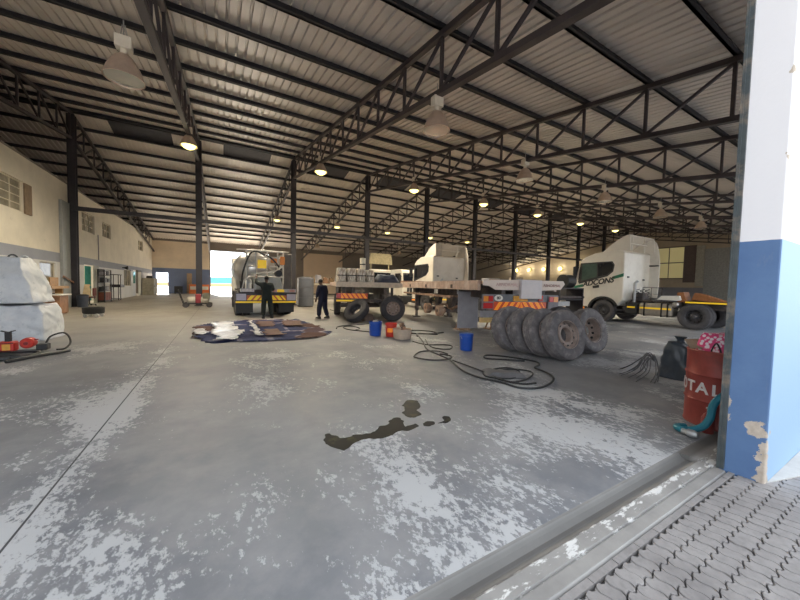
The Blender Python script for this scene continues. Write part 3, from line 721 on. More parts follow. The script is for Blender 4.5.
    ob('hand_rail', MB().tube([(-1.0, 1.9, 1.05), (-1.0, 1.9, 1.7), (.9, 1.9, 1.7), (.9, 1.9, 1.05)], .018, 6).tube([(-.2, 1.9, 1.05), (-.2, 1.9, 1.7)], .015, 6).tube([(-1.0, 1.9, 1.4), (.9, 1.9, 1.4)], .012, 6), CHASSIS, t)
    ob('deck_plate', MB().box(-.75, .8, 1.6, 2.5, 1.06, 1.10), CHASSIS, t)
    ob('air_filter', MB().box(-.5, .1, 2.1, 2.55, 1.10, 1.45), CHASSIS, t, bevel=.05)
    return t
tractor((17.85, 5.26, 0), 'white truck tractor with green stripe and black ADCONS lettering on its door, at the right', True)
tractor((12.6, 13.4, 0), 'white truck tractor without a trailer, seen from behind over the rusty flatbed', False)

# ------------------------------------------------------------------ flatbed trailers
PLATE = mat('pale_plate', (.74, .62, .54), .5, 0, .08, 5)
def chevrons(mb, x0, x1, z0, z1, y, lean, step=.16, wd=.085):
    x = x0
    while x < x1 - .02:
        a, b_ = x, min(x + wd, x1)
        k = lean * (z1 - z0)
        mb.prism([(a, z0), (b_, z0), (min(max(b_ + k, x0), x1), z1), (min(max(a + k, x0), x1), z1)], y - .004, y, 'y'); x += step
t = thing('flatbed_trailer', 'rusty flatbed trailer with orange chevron board behind the row of loose tyres', 'trailer', (6.2, 6.4, 0), math.radians(-15))
Wd, Ln = 2.6, 8.8
PALER = mat('faded_rail', (.60, .43, .34), .7, 0, .3, 4, 0, (.74, .62, .54))
ob('side_rail', MB().box(0, .08, .25, Ln, 1.44, 1.72), PALER, t); ob('side_rail', MB().box(Wd - .08, Wd, .25, Ln, 1.44, 1.72), PALER, t)
ob('deck', MB().box(.08, Wd - .08, .05, Ln, 1.64, 1.70), RUST, t)
ob('headboard', MB().box(0, Wd, Ln, Ln + .08, 1.44, 1.8), RUST, t)
fr = MB().box(.65, .77, .1, Ln - .2, 1.2, 1.62).box(Wd - .77, Wd - .65, .1, Ln - .2, 1.2, 1.62)
for k in range(9): fr.box(.1, Wd - .1, .5 + k, .6 + k, 1.5, 1.62)
ob('main_beams', fr, CHASSIS, t)
ob('tie_hook', MB().box(-.02, .0, 2.0, 2.12, 1.48, 1.6).box(-.02, 0, 4.6, 4.72, 1.48, 1.6).box(-.02, 0, 6.9, 7.02, 1.48, 1.6), CHASSIS, t)
lp = ob('rear_plate', MB().prism([(.0, 1.58), (.0, 1.73), (1.12, 1.75), (1.12, 1.46), (.38, 1.46), (.2, 1.56)], -.03, 0, 'y'), PLATE, t)
text_mesh('lettering', 'ABNORMAL', .13, mat('faded_lettering', (.60, .36, .33), .6), lp, basis(Vector((.74, -.034, 1.605)), (1, 0, 0), (0, 0, 1)), .002)
rp = ob('rear_plate', MB().prism([(1.84, 1.46), (1.84, 1.75), (2.58, 1.75), (2.64, 1.66), (2.5, 1.5)], -.03, 0, 'y'), PLATE, t)
text_mesh('lettering', 'ABNORMAL', .11, mat('maroon_lettering', (.28, .09, .08), .6), rp, basis(Vector((2.20, -.034, 1.61)), (1, 0, 0), (0, 0, 1)), .002)
ob('rear_box', MB().box(1.14, 1.82, -.10, .3, 1.22, 1.76), mat('pale_grey_box', (.74, .68, .68), .5, 0, .08), t, bevel=.02)
bar = ob('light_bar', MB().box(.02, 2.45, 0, .08, 1.14, 1.34), mat('grey_bar', (.16, .17, .19), .5), t)
ob('hanger', MB().box(.6, .72, .02, .1, 1.3, 1.5), CHASSIS, bar); ob('hanger', MB().box(1.9, 2.02, .02, .1, 1.3, 1.5), CHASSIS, bar)
lc = ob('lamp_panel', MB().box(.0, .34, -.02, .02, .92, 1.32), mat('lamp_panel', (.22, .20, .22), .5), t)
ob('tail_lamp', MB().box(.03, .17, -.04, -.02, 1.14, 1.29), ORLENS, lc); ob('tail_lamp', MB().box(.18, .31, -.04, -.02, 1.14, 1.29), REDREF, lc); ob('tail_lamp', MB().box(.03, .31, -.04, -.02, .95, 1.10), REDREF, lc)
rc = ob('lamp_panel', MB().box(2.1, 2.45, -.02, .02, .92, 1.32), mat('lamp_panel', (.2, .2, .2)), t)
ob('tail_lamp', MB().box(2.13, 2.27, -.04, -.02, 1.14, 1.29), REDREF, rc); ob('tail_lamp', MB().box(2.28, 2.42, -.04, -.02, 1.14, 1.29), ORLENS, rc)
ob('red_lens', MB().box(1.78, 1.92, -.03, 0, 1.16, 1.32), REDREF, bar)
ov = ob('speed_disc', MB().prism([(.5 + .13 * math.cos(a * PI / 12), 1.235 + .085 * math.sin(a * PI / 12)) for a in range(24)], -.012, 0, 'y'), WHITE, bar)
text_mesh('lettering', '80', .11, INK, ov, basis(Vector((.5, -.015, 1.235)), (1, 0, 0), (0, 0, 1)), .002, 0, .003)
ob('number_plate', MB().box(.96, 1.42, -.02, 0, 1.15, 1.30), mat('number_plate', (.85, .42, .06), .4), bar)
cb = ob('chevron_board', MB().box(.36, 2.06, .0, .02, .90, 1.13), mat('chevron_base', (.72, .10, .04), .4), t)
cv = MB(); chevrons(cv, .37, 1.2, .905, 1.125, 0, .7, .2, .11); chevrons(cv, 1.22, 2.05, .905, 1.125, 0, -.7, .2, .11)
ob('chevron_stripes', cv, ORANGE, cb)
ob('bumper', MB().box(-.02, 2.5, .05, .17, .70, .88), mat('bumper_grey', (.30, .29, .31), .5), t)
ob('bumper_bracket', MB().box(.62, .74, .06, .16, .88, 1.25).box(1.9, 2.02, .06, .16, .88, 1.25), CHASSIS, t)
ob('side_marker', MB().box(-.04, .34, .0, .05, .56, .69), mat('amber_box', (.72, .50, .22), .4), t)
ob('chassis_drop', MB().box(.0, .1, .1, .2, .56, 1.2), CHASSIS, t)
fl = ob('mudflap', MB().add([], []).prism([(.20, .14), (.20, 1.36), (1.0, 1.36), (.96, 1.0), (.94, .14)], 1.95, 1.98, 'y'), GREYP, t)
ob('mudflap_lip', MB().box(.16, 1.02, 1.92, 1.99, 1.28, 1.38), GREYP, fl)
rb = MB()
for k in range(9): rb.box(.24 + k * .08, .255 + k * .08, 1.938, 1.95, .18, .69)
ob('mudflap_ribs', rb, GREYP, fl)
ob('flap_bracket', MB().beam((.22, 1.96, 1.36), (.06, 1.96, 1.6), .04, .04), WHITE, fl)
for y in (3.6, 5.0):
    ob('axle', MB().cyl((.12, y, .60), (Wd - .12, y, .60), .07, 14), CHASSIS, t)
    for x in (.12, Wd - .42): ob('brake_drum', MB().lathe([(.08, -.02), (.2, -.02), (.21, .0), (.21, .2), (.12, .22), (.10, .3), (.001, .3)], 24, (x, y, .6), 'x'), RUST, t, True)
    ob('hanger_bracket', MB().prism([(y - .35, 1.22), (y + .35, 1.22), (y + .12, .7), (y - .12, .7)], .62, .78, 'x').prism([(y - .35, 1.22), (y + .35, 1.22), (y + .12, .7), (y - .12, .7)], Wd - .78, Wd - .62, 'x'), CHASSIS, t)
    for xa in (.64, Wd - .76): ob('leaf_spring', MB().prism([(y - .6, .85), (y, .68), (y + .6, .85), (y + .6, .80), (y, .60), (y - .6, .80)], xa, xa + .12, 'x'), RUST, t)
ob('side_guard', MB().box(.06, .12, 2.3, 8.4, 1.14, 1.22).box(.1, .6, 2.8, 2.86, 1.15, 1.21).box(.1, .6, 5.8, 5.86, 1.15, 1.21).box(.1, .6, 8.2, 8.26, 1.15, 1.21), RUST, t)
for x in (.45, Wd - .45):
    lg = ob('landing_leg', MB().box(x - .08, x + .08, 7.2, 7.36, .35, 1.6).box(x - .055, x + .055, 7.225, 7.335, .05, .35), CHASSIS, t)
    ob('leg_foot', MB().box(x - .16, x + .16, 7.12, 7.44, 0, .05), CHASSIS, lg)
ob('hanging_tag', MB().box(-.03, .0, 3.3, 3.42, 1.26, 1.42).box(-.03, 0, 3.5, 3.62, 1.26, 1.42).box(-.03, 0, 7.0, 7.1, 1.2, 1.42), WHITE, t)
for i, (x, y) in enumerate(((.7, 2.6), (Wd - .7, 2.6))):
    a = thing('axle_stand', f'rusty axle stand holding up the rusty flatbed, {"nearer side" if i == 0 else "far side"}', 'stand', tuple(Matrix.Rotation(math.radians(-15), 3, 'Z') @ Vector((x, y, 0)) + Vector((6.2, 6.4, 0))), math.radians(-15))
    ob('stand_legs', MB().beam((-.18, -.18, .02), (0, 0, .7), .05, .05).beam((.18, -.18, .02), (0, 0, .7), .05, .05).beam((-.18, .18, .02), (0, 0, .7), .05, .05).beam((.18, .18, .02), (0, 0, .7), .05, .05).box(-.24, .24, -.24, .24, 0, .025), RUST, a)
    ob('stand_post', MB().box(-.05, .05, -.05, .05, .66, 1.15).box(-.1, .1, -.08, .08, 1.15, 1.195), RUST, a)

# second flatbed, farther back
t2 = thing('flatbed_trailer', 'pale flatbed trailer loaded with wrapped bundles and a dark tarpaulin, behind the leaning wheels', 'trailer', (4.25, 13.0, 0), math.radians(-15))
W2, L2 = 2.9, 7.0
ob('side_rail', MB().box(0, .08, 0, L2, 1.44, 1.64), PALER, t2); ob('side_rail', MB().box(W2 - .08, W2, 0, L2, 1.44, 1.64), PALER, t2)
ob('rear_rail', MB().box(.0, W2, -.06, .0, 1.42, 1.64), mat('cream_rail', (.66, .55, .42), .6, 0, .2), t2)
ob('deck', MB().box(.08, W2 - .08, 0, L2, 1.56, 1.63), RUST, t2)
ob('main_beams', MB().box(.7, .82, .1, L2, 1.1, 1.56).box(W2 - .82, W2 - .7, .1, L2, 1.1, 1.56), CHASSIS, t2)
ob('bumper', MB().box(.0, W2, .02, .12, .78, .90), CHASSIS, t2)
ob('bumper_bracket', MB().box(.3, .4, .04, .12, .9, 1.5).box(2.4, 2.5, .04, .12, .9, 1.5), CHASSIS, t2)
cb = ob('chevron_board', MB().box(.02, 1.35, -.02, .02, .93, 1.15), mat('chevron_base', (.7, .1, .04)), t2)
cv = MB(); chevrons(cv, .22, 1.33, .94, 1.14, -.02, -.7, .2, .11); ob('chevron_stripes', cv, ORANGE, cb)
ob('tail_lamp', MB().box(.03, .2, -.04, -.02, .96, 1.12), REDREF, cb)
ob('yellow_tape', MB().box(.02, 1.1, -.025, .0, .80, .87), YELLOW, t2)
for y in (1.3, 2.6):
    ob('axle', MB().cyl((.3, y, .53), (W2 - .3, y, .53), .07, 12), CHASSIS, t2)
    if y > 2:
        vehicle_wheel(t2, (.2, y, .53), -PI / 2, 'in', RIM_D); vehicle_wheel(t2, (W2 - .2, y, .53), PI / 2, 'in', RIM_D)
ob('spring_hanger', MB().prism([(.9, 1.2), (3.0, 1.2), (2.6, .6), (1.3, .6)], .7, .8, 'x').prism([(.9, 1.2), (3.0, 1.2), (2.6, .6), (1.3, .6)], W2 - .8, W2 - .7, 'x'), CHASSIS, t2)
ob('front_leg', MB().box(.5, .65, 6.3, 6.45, 0, 1.5), CHASSIS, t2); ob('front_leg', MB().box(W2 - .65, W2 - .5, 6.3, 6.45, 0, 1.5), CHASSIS, t2)
ob('mudguard', MB().prism([(1.9 + .75 * math.cos(a), .55 + .62 * math.sin(a)) for a in [math.radians(15 * k) for k in range(13)]] + [(1.9 - .7 * math.cos(a), .55 + .57 * math.sin(a)) for a in [math.radians(15 * k) for k in range(13)]], W2 - .55, W2 - .1, 'x'), GREYP, t2)
R15 = Matrix.Rotation(math.radians(-15), 3, 'Z')
def on2(x, y, z): return tuple(R15 @ Vector((x, y, z)) + Vector((4.25, 13.0, 0)))
def bundle_mat():
    mt, t_, b = nt('wrapped_bundle'); g = coords(t_)
    n_ = noise_(t_, g, 7, 6, .75, (2.2, 1, .8))
    c = mix(t_, ramp(t_, n_, .42, .60), (.36, .27, .19), (.93, .87, .74)); L(t_, c, b.inputs[0]); b.inputs['Roughness'].default_value = .6; return mt
BUN = bundle_mat()
def lumpy(name, sx, sy, sz, seed, amp, material, taper=0, n=12, parent=None, sag=0):
    """closed soft block: gridded box pushed about by noise"""
    import bmesh
    bm = bmesh.new(); bmesh.ops.create_cube(bm, size=2); bmesh.ops.subdivide_edges(bm, edges=bm.edges, cuts=n, use_grid_fill=True)
    off = Vector((seed * 3.1, seed * 1.7, seed))
    for v in bm.verts:
        p = v.co.copy()
        q = Vector((p.x, p.y, p.z)); r = max(abs(q.x), abs(q.y))
        k = 1 - .10 * (q.x * q.x * q.y * q.y) - .05 * q.z * q.z * (1 if q.z > 0 else .3)
        tp = 1 - taper * (q.z + 1) / 2
        c = Vector((q.x * sx / 2 * k * tp, q.y * sy / 2 * k * tp, (q.z + 1) / 2 * sz))
        d = noise.noise_vector(c * 2.6 + off) * amp + noise.noise_vector(c * 7 + off) * amp * .45
        if q.z > -.99: c += d
        else: c.x += d.x; c.y += d.y
        c.z -= sag * r * r * (q.z + 1) / 2
        c.z = max(0, c.z); v.co = c
    me = bpy.data.meshes.new(name); bm.to_mesh(me); bm.free(); me.materials.append(material)
    for p in me.polygons: p.use_smooth = True
    o = bpy.data.objects.new(name, me); COL.objects.link(o)
    if parent: o.parent = parent
    return o
for i, (x, w_) in enumerate(((.25, .40), (.67, .40), (1.09, .40), (1.49, .36))):
    o = lumpy('wrapped_bundle', w_, 1.2, .58 - (.06 if i == 3 else 0), i + 2, .02, BUN); o.location = on2(x, .7, 1.645); o.rotation_euler = (0, 0, math.radians(-15))
    tag(o, f'speckled whitish wrapped bundle on the far flatbed, {ORD[i]} from the left', 'bundle', 'wrapped bundles on the far flatbed')
    if i < 4: ob('strap', MB().box(-w_ / 2, w_ / 2, -.61, -.59, .25, .29), BLACK, o)
tp = lumpy('dark_tarpaulin', 1.15, 1.3, .36, 9, .06, mat('dark_blue_tarp', (.045, .055, .085), .6, 0, .3), .35); tp.location = on2(2.32, .9, 1.645); tp.rotation_euler = (0, 0, math.radians(-15))
tag(tp, 'crumpled dark grey blue tarpaulin heaped on the far flatbed beside the bundles', 'tarpaulin')
rl = tag(ob('rolled_sheet', MB().lathe([(.001, 0), (.13, 0), (.14, .3), (.13, .9), (.14, 1.18), (.001, 1.2)], 18), mat('white_sheet', (.78, .72, .58), .6, 0, .12, 5, .3), loc=on2(1.35, 1.75, 1.632)), 'upright white rolled sheet standing behind the bundles on the far flatbed', 'roll')
ob('tie', MB().lathe([(.142, .85), (.15, .86), (.15, .9), (.142, .91)], 18), BLACK, rl)

# loose wheels
def loose_wheel(name, x, y, lean, rz, rimm, kind, label, rub=RUBBER, group=None, hub=False):
    z = .53 * math.cos(lean) + .104 * math.sin(abs(lean))
    t_ = thing(name, label, 'wheel', (x, y, z), 0, group); t_.rotation_euler = (-lean, 0, rz)
    wheel_parts(t_, rub, rimm, kind, hub); return t_
loose_wheel('wheel', 6.36, 4.12, .24, -.10, RIM, 'out', 'dusty loose truck wheel with brown rim at the near end of the leaning row')
loose_wheel('wheel', 6.30, 4.53, .24, -.08, RIM, 'out', 'dusty loose truck wheel second in the leaning row behind the nearest wheel')
loose_wheel('wheel', 6.24, 4.92, .24, -.08, RIM, 'out', 'dusty loose truck wheel third in the leaning row, between second and last')
loose_wheel('wheel', 6.12, 5.30, .24, -.06, RIM, 'out', 'dusty loose truck wheel at the far end of the leaning row by the chevron board')
loose_wheel('wheel', 7.72, 4.36, .24, -.06, RIM, 'in', 'loose truck wheel with dished dark rim standing just right of the leaning row')
loose_wheel('wheel', 7.60, 4.98, .24, -.06, RIM_D, 'in', 'dark loose truck wheel half hidden behind the wheel with dished rim', RUBBER_D)
loose_wheel('wheel', 6.42, 11.95, .10, -.25, RIM, 'out', 'loose truck wheel with pinkish rim leaning against the far flatbed', RUBBER_D, None, True)
loose_wheel('wheel', 4.82, 12.08, .72, -1.1, RIM_D, 'in', 'grey truck wheel leaning sharply before the far flatbed, left of the pink rimmed wheel', RUBBER_D)
tag(ob('concrete_block', MB().box(-.22, .22, -.16, .16, 0, .26), mat('brown_block', (.26, .19, .15), .9, 0, .3), bevel=.03, loc=(5.44, 12.45, 0), rot=(0, 0, .3)), 'brown chock block on the floor between the two leaning far wheels', 'block')

# ------------------------------------------------------------------ silver tank truck on the left
tk = thing('tank_truck', 'silver tank truck seen from behind with yellow chevrons and a pipe frame on its back', 'truck', (1.80, 15.15, 0))
ob('tank', MB().lathe([(.001, -.34), (.35, -.30), (.62, -.16), (.72, .0), (.74, .05), (.74, 4.2), (.70, 4.35), (.3, 4.5), (.001, 4.5)], 40, axis='y'), SILVER, tk, True, loc=(-.42, .75, 2.20))
tk.children[0].scale = (1.16, 1, 1.0)
for y in (1.1, 2.6, 4.4): ob('tank_band', MB().lathe([(.742, y), (.755, y), (.755, y + .09), (.742, y + .09)], 40), GALV, tk) if False else ob('tank_band', MB().lathe([(.735, 0), (.757, 0), (.757, .09), (.735, .09)], 40, axis='y'), GALV, tk, loc=(-.42, y, 2.20)).__setattr__('scale', (1.16, 1, 1))
ch = ob('chassis', MB().box(-.5, -.4, .1, 7.6, .85, 1.1).box(.4, .5, .1, 7.6, .85, 1.1).box(-.4, .4, 2, 2.1, .85, 1.1).box(-.4, .4, 5, 5.1, .85, 1.1).box(-1.1, 1.1, .3, 5.2, 1.1, 1.18), CHASSIS, tk)
ob('saddle', MB().box(-.9, .3, 1.2, 1.4, 1.18, 1.62).box(-.9, .3, 3.8, 4.0, 1.18, 1.62), CHASSIS, ch)
LIL = mat('pale_lilac', (.62, .58, .66), .45, 0, .1)
bp = ob('rear_beam', MB().box(-1.24, 1.24, 0, .12, .62, 1.06), mat('beam_dark', (.055, .055, .065), .5), tk)
ob('end_plate', MB().box(-1.22, -.84, -.015, 0, .74, 1.02).box(.84, 1.22, -.015, 0, .74, 1.02), LIL, bp)
cbd = ob('chevron_board', MB().box(-.82, .82, -.012, 0, .74, .96), mat('chevron_red', (.62, .16, .05), .4), bp)
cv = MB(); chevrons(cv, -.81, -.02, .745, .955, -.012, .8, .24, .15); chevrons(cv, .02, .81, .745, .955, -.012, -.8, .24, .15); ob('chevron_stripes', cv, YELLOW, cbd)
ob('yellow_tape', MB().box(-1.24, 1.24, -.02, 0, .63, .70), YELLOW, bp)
lb = ob('light_bar', MB().box(-1.06, -.52, -.02, .1, 1.10, 1.25).box(.15, 1.24, -.02, .1, 1.10, 1.25), mat('light_bar', (.55, .52, .55), .4), tk)
ob('number_plate', MB().box(.42, .72, -.03, -.02, 1.11, 1.23), YELLOW, lb)
ob('tail_lamp', MB().box(.22, .38, -.03, -.02, 1.12, 1.22).box(.95, 1.18, -.03, -.02, 1.12, 1.22), mat('pink_lens', (.7, .35, .3), .3), lb)
ob('tail_lamp', MB().box(-1.0, -.62, -.03, -.02, 1.13, 1.23), mat('white_lens', (.8, .75, .72), .3), lb)
for x in (-.88, .88):
    ob('mudflap', MB().box(x - .34, x + .34, .35, .37, .17, .62), BLACK, tk)
    vehicle_wheel(tk, (x * 1.22, 1.25, .53), -PI / 2 if x < 0 else PI / 2, 'in', RIM_D, True); vehicle_wheel(tk, (x * 1.22, 2.55, .53), -PI / 2 if x < 0 else PI / 2, 'in', RIM_D, True)
    vehicle_wheel(tk, (x * 1.2, 6.6, .53), -PI / 2 if x < 0 else PI / 2, 'out', RIM_D)
ob('cab', MB().prism([(5.5, 1.0), (5.5, 2.9), (6.6, 2.95), (7.3, 2.7), (7.5, 1.9), (7.55, .7), (7.2, .7), (7.1, 1.1), (6.2, 1.1)], -1.2, 1.2, 'x'), CABW, tk, bevel=.05)
ob('cab_window', MB().prism([(6.0, 1.9), (6.0, 2.65), (6.9, 2.65), (7.2, 1.9)], -1.21, 1.21, 'x'), GLASS_DARK, tk)
# pipe frame on the back
pf = MB(); WP = .034
fx_ = [-.82, -.42, .02, .46, .70]
for x in fx_: pf.tube([(x, .18, 1.75), (x, .18, 2.92)], WP, 8)
for z in (1.78, 2.25, 2.66, 2.92): pf.tube([(-.82, .18, z), (.70, .18, z)], WP, 8)
pf.tube([(-.82, .18, 2.66), (-.42, .18, 2.25)], .02, 6).tube([(-.42, .18, 2.92), (.46, .18, 2.35)], .03, 6).tube([(.02, .18, 2.25), (.7, .18, 1.78)], .03, 6)
pf.tube([(-1.2, .3, 2.93), (-.2, .2, 2.96), (.95, .3, 2.94)], .03, 8)
for x in (-.82, .70): pf.tube([(x, .18, 1.78), (x, .35, 1.15)], WP, 8)
ob('pipe_frame', pf, mat('pale_pipe', (.74, .70, .62), .4, 0, .15), tk, True)
ob('ladder', MB().tube([(-.80, .12, 1.2), (-.80, .12, 2.9)], .02, 6).tube([(-.46, .12, 1.2), (-.46, .12, 2.9)], .02, 6).tube([(-.8, .12, 1.5), (-.46, .12, 1.5)], .015, 6).tube([(-.8, .12, 1.95), (-.46, .12, 1.95)], .015, 6).tube([(-.8, .12, 2.4), (-.46, .12, 2.4)], .015, 6), GALV, tk)
ob('yellow_sign', MB().box(-.38, -.02, .10, .14, 2.15, 2.52), YELLOW, tk, bevel=.02)
ob('orange_lamp', MB().box(.16, .42, .1, .22, 2.42, 2.62).box(.56, .76, .1, .22, 2.35, 2.72), ORLENS, tk, bevel=.03)
hp = MB().prism([(-.50, 1.2), (-.62, 1.95), (.55, 1.98), (.74, 1.2)], .32, .7, 'y')
ob('hopper', hp, mat('hopper_white', (.55, .55, .50), .5, 0, .2), tk, bevel=.03)
ob('white_canister', MB().lathe([(.001, 1.2), (.12, 1.2), (.13, 1.25), (.13, 1.6), (.08, 1.68), (.001, 1.7)], 18, (-.74, .25, 0)), WHITE, tk, True)
ob('pump', MB().lathe([(.001, -.2), (.14, -.2), (.16, -.1), (.16, .1), (.1, .2), (.001, .2)], 18, (.48, .1, 1.95), 'y'), BLACK, tk, True)
ob('side_body', MB().box(.75, 1.15, .5, 4.8, 1.2, 2.9), mat('side_body', (.16, .14, .12), .6, 0, .3), tk, bevel=.04)
hs = MB()
hs.tube(smooth_path([(-1.0, .2, 1.2), (-.9, .1, 1.6), (-.6, .05, 1.8), (-.2, .05, 1.95), (.2, .0, 2.02), (.45, -.02, 2.1), (.6, .1, 2.3)]), .04, 8)
ob('white_hose', hs, WHITE, tk, True)
ob('dark_hose', MB().tube(smooth_path([(-1.05, .2, 1.2), (-1.0, .1, 1.5), (-.95, .1, 2.0), (-.6, .1, 2.85), (0, .08, 2.72), (.3, .1, 2.5), (.62, .1, 2.1)]), .035, 8), BLACK, tk, True)

# ------------------------------------------------------------------ people
def skinned(joints, edges, name, sub=2):
    me = bpy.data.meshes.new(name); keys = list(joints); ix = {k: i for i, k in enumerate(keys)}
    me.from_pydata([joints[k][0] for k in keys], [(ix[a], ix[b_]) for a, b_ in edges], [])
    o = bpy.data.objects.new(name, me); COL.objects.link(o)
    md = o.modifiers.new('s', 'SKIN'); md.use_smooth_shade = True
    for k in keys:
        r = joints[k][1]; r = r if isinstance(r, tuple) else (r, r)
        o.data.skin_vertices[0].data[ix[k]].radius = r
    o.data.skin_vertices[0].data[0].use_root = True
    o.modifiers.new('d', 'SUBSURF').levels = sub
    dg = bpy.context.evaluated_depsgraph_get(); out = bpy.data.meshes.new_from_object(o.evaluated_get(dg))
    bpy.data.objects.remove(o); out.name = name
    for p in out.polygons: p.use_smooth = True
    return out
def person(label, loc, rz, J, cloth, hairc):
    t_ = thing('person', label, 'person', loc, rz)
    def chain(side):
        return J[side + 'sh'], J[side + 'el'], J[side + 'wr'], J[side + 'hd']
    jo = {'pel': (J['pel'], .11), 'waist': (J['waist'], .105), 'chest': (J['chest'], .12), 'neckb': (J['neckb'], .06), 'neck': (J['neck'], .055), 'headc': (J['headc'], .075)}
    ed = [('pel', 'waist'), ('waist', 'chest'), ('chest', 'neckb'), ('neckb', 'neck'), ('neck', 'headc')]
    cl = {'pel': (J['pel'], (.20, .16)), 'waist': (J['waist'], (.20, .155)), 'chest': (J['chest'], (.235, .165)), 'neckb': (J['neckb'], .085)}
    ce = [('pel', 'waist'), ('waist', 'chest'), ('chest', 'neckb')]
    for s in 'lr':
        sh, el, wr, hd = [Vector(v) for v in chain(s)]
        jo.update({s + 'sh': (sh, .055), s + 'el': (el, .042), s + 'wr': (wr, .028), s + 'pm': (hd, .036)}); ed += [('chest', s + 'sh'), (s + 'sh', s + 'el'), (s + 'el', s + 'wr'), (s + 'wr', s + 'pm')]
        d = (hd - wr).normalized(); sd = d.cross(Vector((0, 1, .2))).normalized(); bend = d.cross(sd)
        for k in range(4):
            o_ = sd * (.028 * (k - 1.5)); ln = (.062, .072, .068, .052)[k]
            a = hd + d * .035 + o_; b_ = a + d * ln * .55 + bend * .008; c = b_ + d * ln * .4 + bend * .03
            for q, pnt in zip('abc', (a, b_, c)): jo[f'{s}f{k}{q}'] = (pnt, .0095)
            ed += [(s + 'pm', f'{s}f{k}a'), (f'{s}f{k}a', f'{s}f{k}b'), (f'{s}f{k}b', f'{s}f{k}c')]
        th = wr + d * .04 + sd * .04; th2 = th + d * .035 + sd * .02
        jo[s + 'ta'] = (th, .011); jo[s + 'tb'] = (th2, .009); ed += [(s + 'wr', s + 'ta'), (s + 'ta', s + 'tb')]
        hip, kn, an = Vector(J[s + 'hip']), Vector(J[s + 'kn']), Vector(J[s + 'an'])
        jo.update({s + 'hip': (hip, .085), s + 'kn': (kn, .055), s + 'an': (an, .038)}); ed += [('pel', s + 'hip'), (s + 'hip', s + 'kn'), (s + 'kn', s + 'an')]
        cl.update({s + 'sh': (sh, .105), s + 'el': (el, .080), s + 'wr': (wr - (wr - el) * .06, .060), s + 'hip': (hip, .135), s + 'kn': (kn, .108), s + 'an': (an, .095)})
        ce += [('chest', s + 'sh'), (s + 'sh', s + 'el'), (s + 'el', s + 'wr'), ('pel', s + 'hip'), (s + 'hip', s + 'kn'), (s + 'kn', s + 'an')]
    body = skinned(jo, ed, 'body')
    # head with nose, ears and eyes joined into the body mesh
    import bmesh
    bm = bmesh.new(); bm.from_mesh(body)
    H = Vector(J['headc']); fd = Vector(J['face']).normalized(); rt = fd.cross(Vector((0, 0, 1))).normalized(); up = rt.cross(fd)
    def ball(c, r, sc_, seg=16):
        g = bmesh.ops.create_uvsphere(bm, u_segments=seg, v_segments=seg // 2 + 2, radius=r)
        for v in g['verts']:
            p = v.co; v.co = c + rt * p.x * sc_[0] + fd * p.y * sc_[1] + up * p.z * sc_[2]
    ball(H + up * .03, .1, (.78, .96, 1.12), 24); ball(H - up * .05 + fd * .022, .07, (.82, .9, .9))
    ball(H + fd * .10 - up * .005, .02, (.8, 1, 1.3)); ball(H + fd * .085 - up * .05, .02, (1.3, .6, .5))
    for s in (-1, 1): ball(H + rt * s * .08 + up * .01, .028, (.35, .8, 1.2)); ball(H + rt * s * .032 + fd * .085 + up * .025, .011, (1, 1, 1))
    bm.to_mesh(body); bm.free()
    for p in body.polygons: p.use_smooth = True
    body.materials.append(SKIN); b_ = bpy.data.objects.new('body', body); COL.objects.link(b_); b_.parent = t_
    suit = skinned(cl, ce, 'overalls'); suit.materials.append(cloth); o = bpy.data.objects.new('overalls', suit); COL.objects.link(o); o.parent = t_
    hm = MB(); hm.lathe([(.001, .115)] + [(.104 * math.sin(a), .01 + .108 * math.cos(a)) for a in [math.radians(10 * k) for k in range(1, 10)]] + [(.096, -.03), (.07, -.05)], 24)
    ho = ob('hair', hm, hairc, t_, True); ho.matrix_local = Matrix((rt * .84, fd * 1.0, up)).transposed().to_4x4(); ho.location = H + up * .028 - fd * .012
    for s in 'lr':
        a = Vector(J[s + 'an']); d = Vector(J['toe']); d.normalize(); x = Vector((d.y, -d.x, 0))
        bmh = MB(); rings = [(-.10, .030, .10), (-.06, .045, .14), (.0, .048, .13), (.08, .050, .085), (.15, .046, .065), (.19, .025, .045)]
        vs = []
        for u, w_, h in rings:
            for xx, zz in ((-1, 0), (-1, .6), (-.5, 1), (.5, 1), (1, .6), (1, 0)): vs.append(Vector((a.x, a.y, 0)) + d * u + x * (xx * w_) + Vector((0, 0, h * zz + .002)))
        fs = [(6 * i + k, 6 * i + (k + 1) % 6, 6 * i + 6 + (k + 1) % 6, 6 * i + 6 + k) for i in range(5) for k in range(6)] + [tuple(range(6))[::-1], tuple(range(30, 36))]
        ob('boot', bmh.add(vs, fs), BLACK, t_, True)
    return t_
HAIR = mat('dark_hair', (.012, .010, .010), .8)
# worker at the tanker, back to us, left arm raised to the frame
person('person in dark green overalls, left arm raised, at the back of the tank truck', (1.72, 14.52, 0), 0,
       dict(pel=(0, 0, .96), waist=(0, .01, 1.12), chest=(-.01, .03, 1.36), neckb=(-.01, .04, 1.52), neck=(-.01, .05, 1.58), headc=(-.01, .08, 1.67), face=(-.25, 1, -.05), toe=(-.1, 1, 0),
            lsh=(-.20, .03, 1.44), lel=(-.40, .16, 1.50), lwr=(-.38, .30, 1.72), lhd=(-.37, .35, 1.79), rsh=(.19, .04, 1.43), rel=(.27, .14, 1.20), rwr=(.16, .36, 1.28), rhd=(.12, .42, 1.30),
            lhip=(-.10, 0, .90), lkn=(-.13, .03, .50), lan=(-.14, -.02, .10), rhip=(.10, 0, .90), rkn=(.15, .05, .50), ran=(.20, .02, .10)), DKGREEN, HAIR)
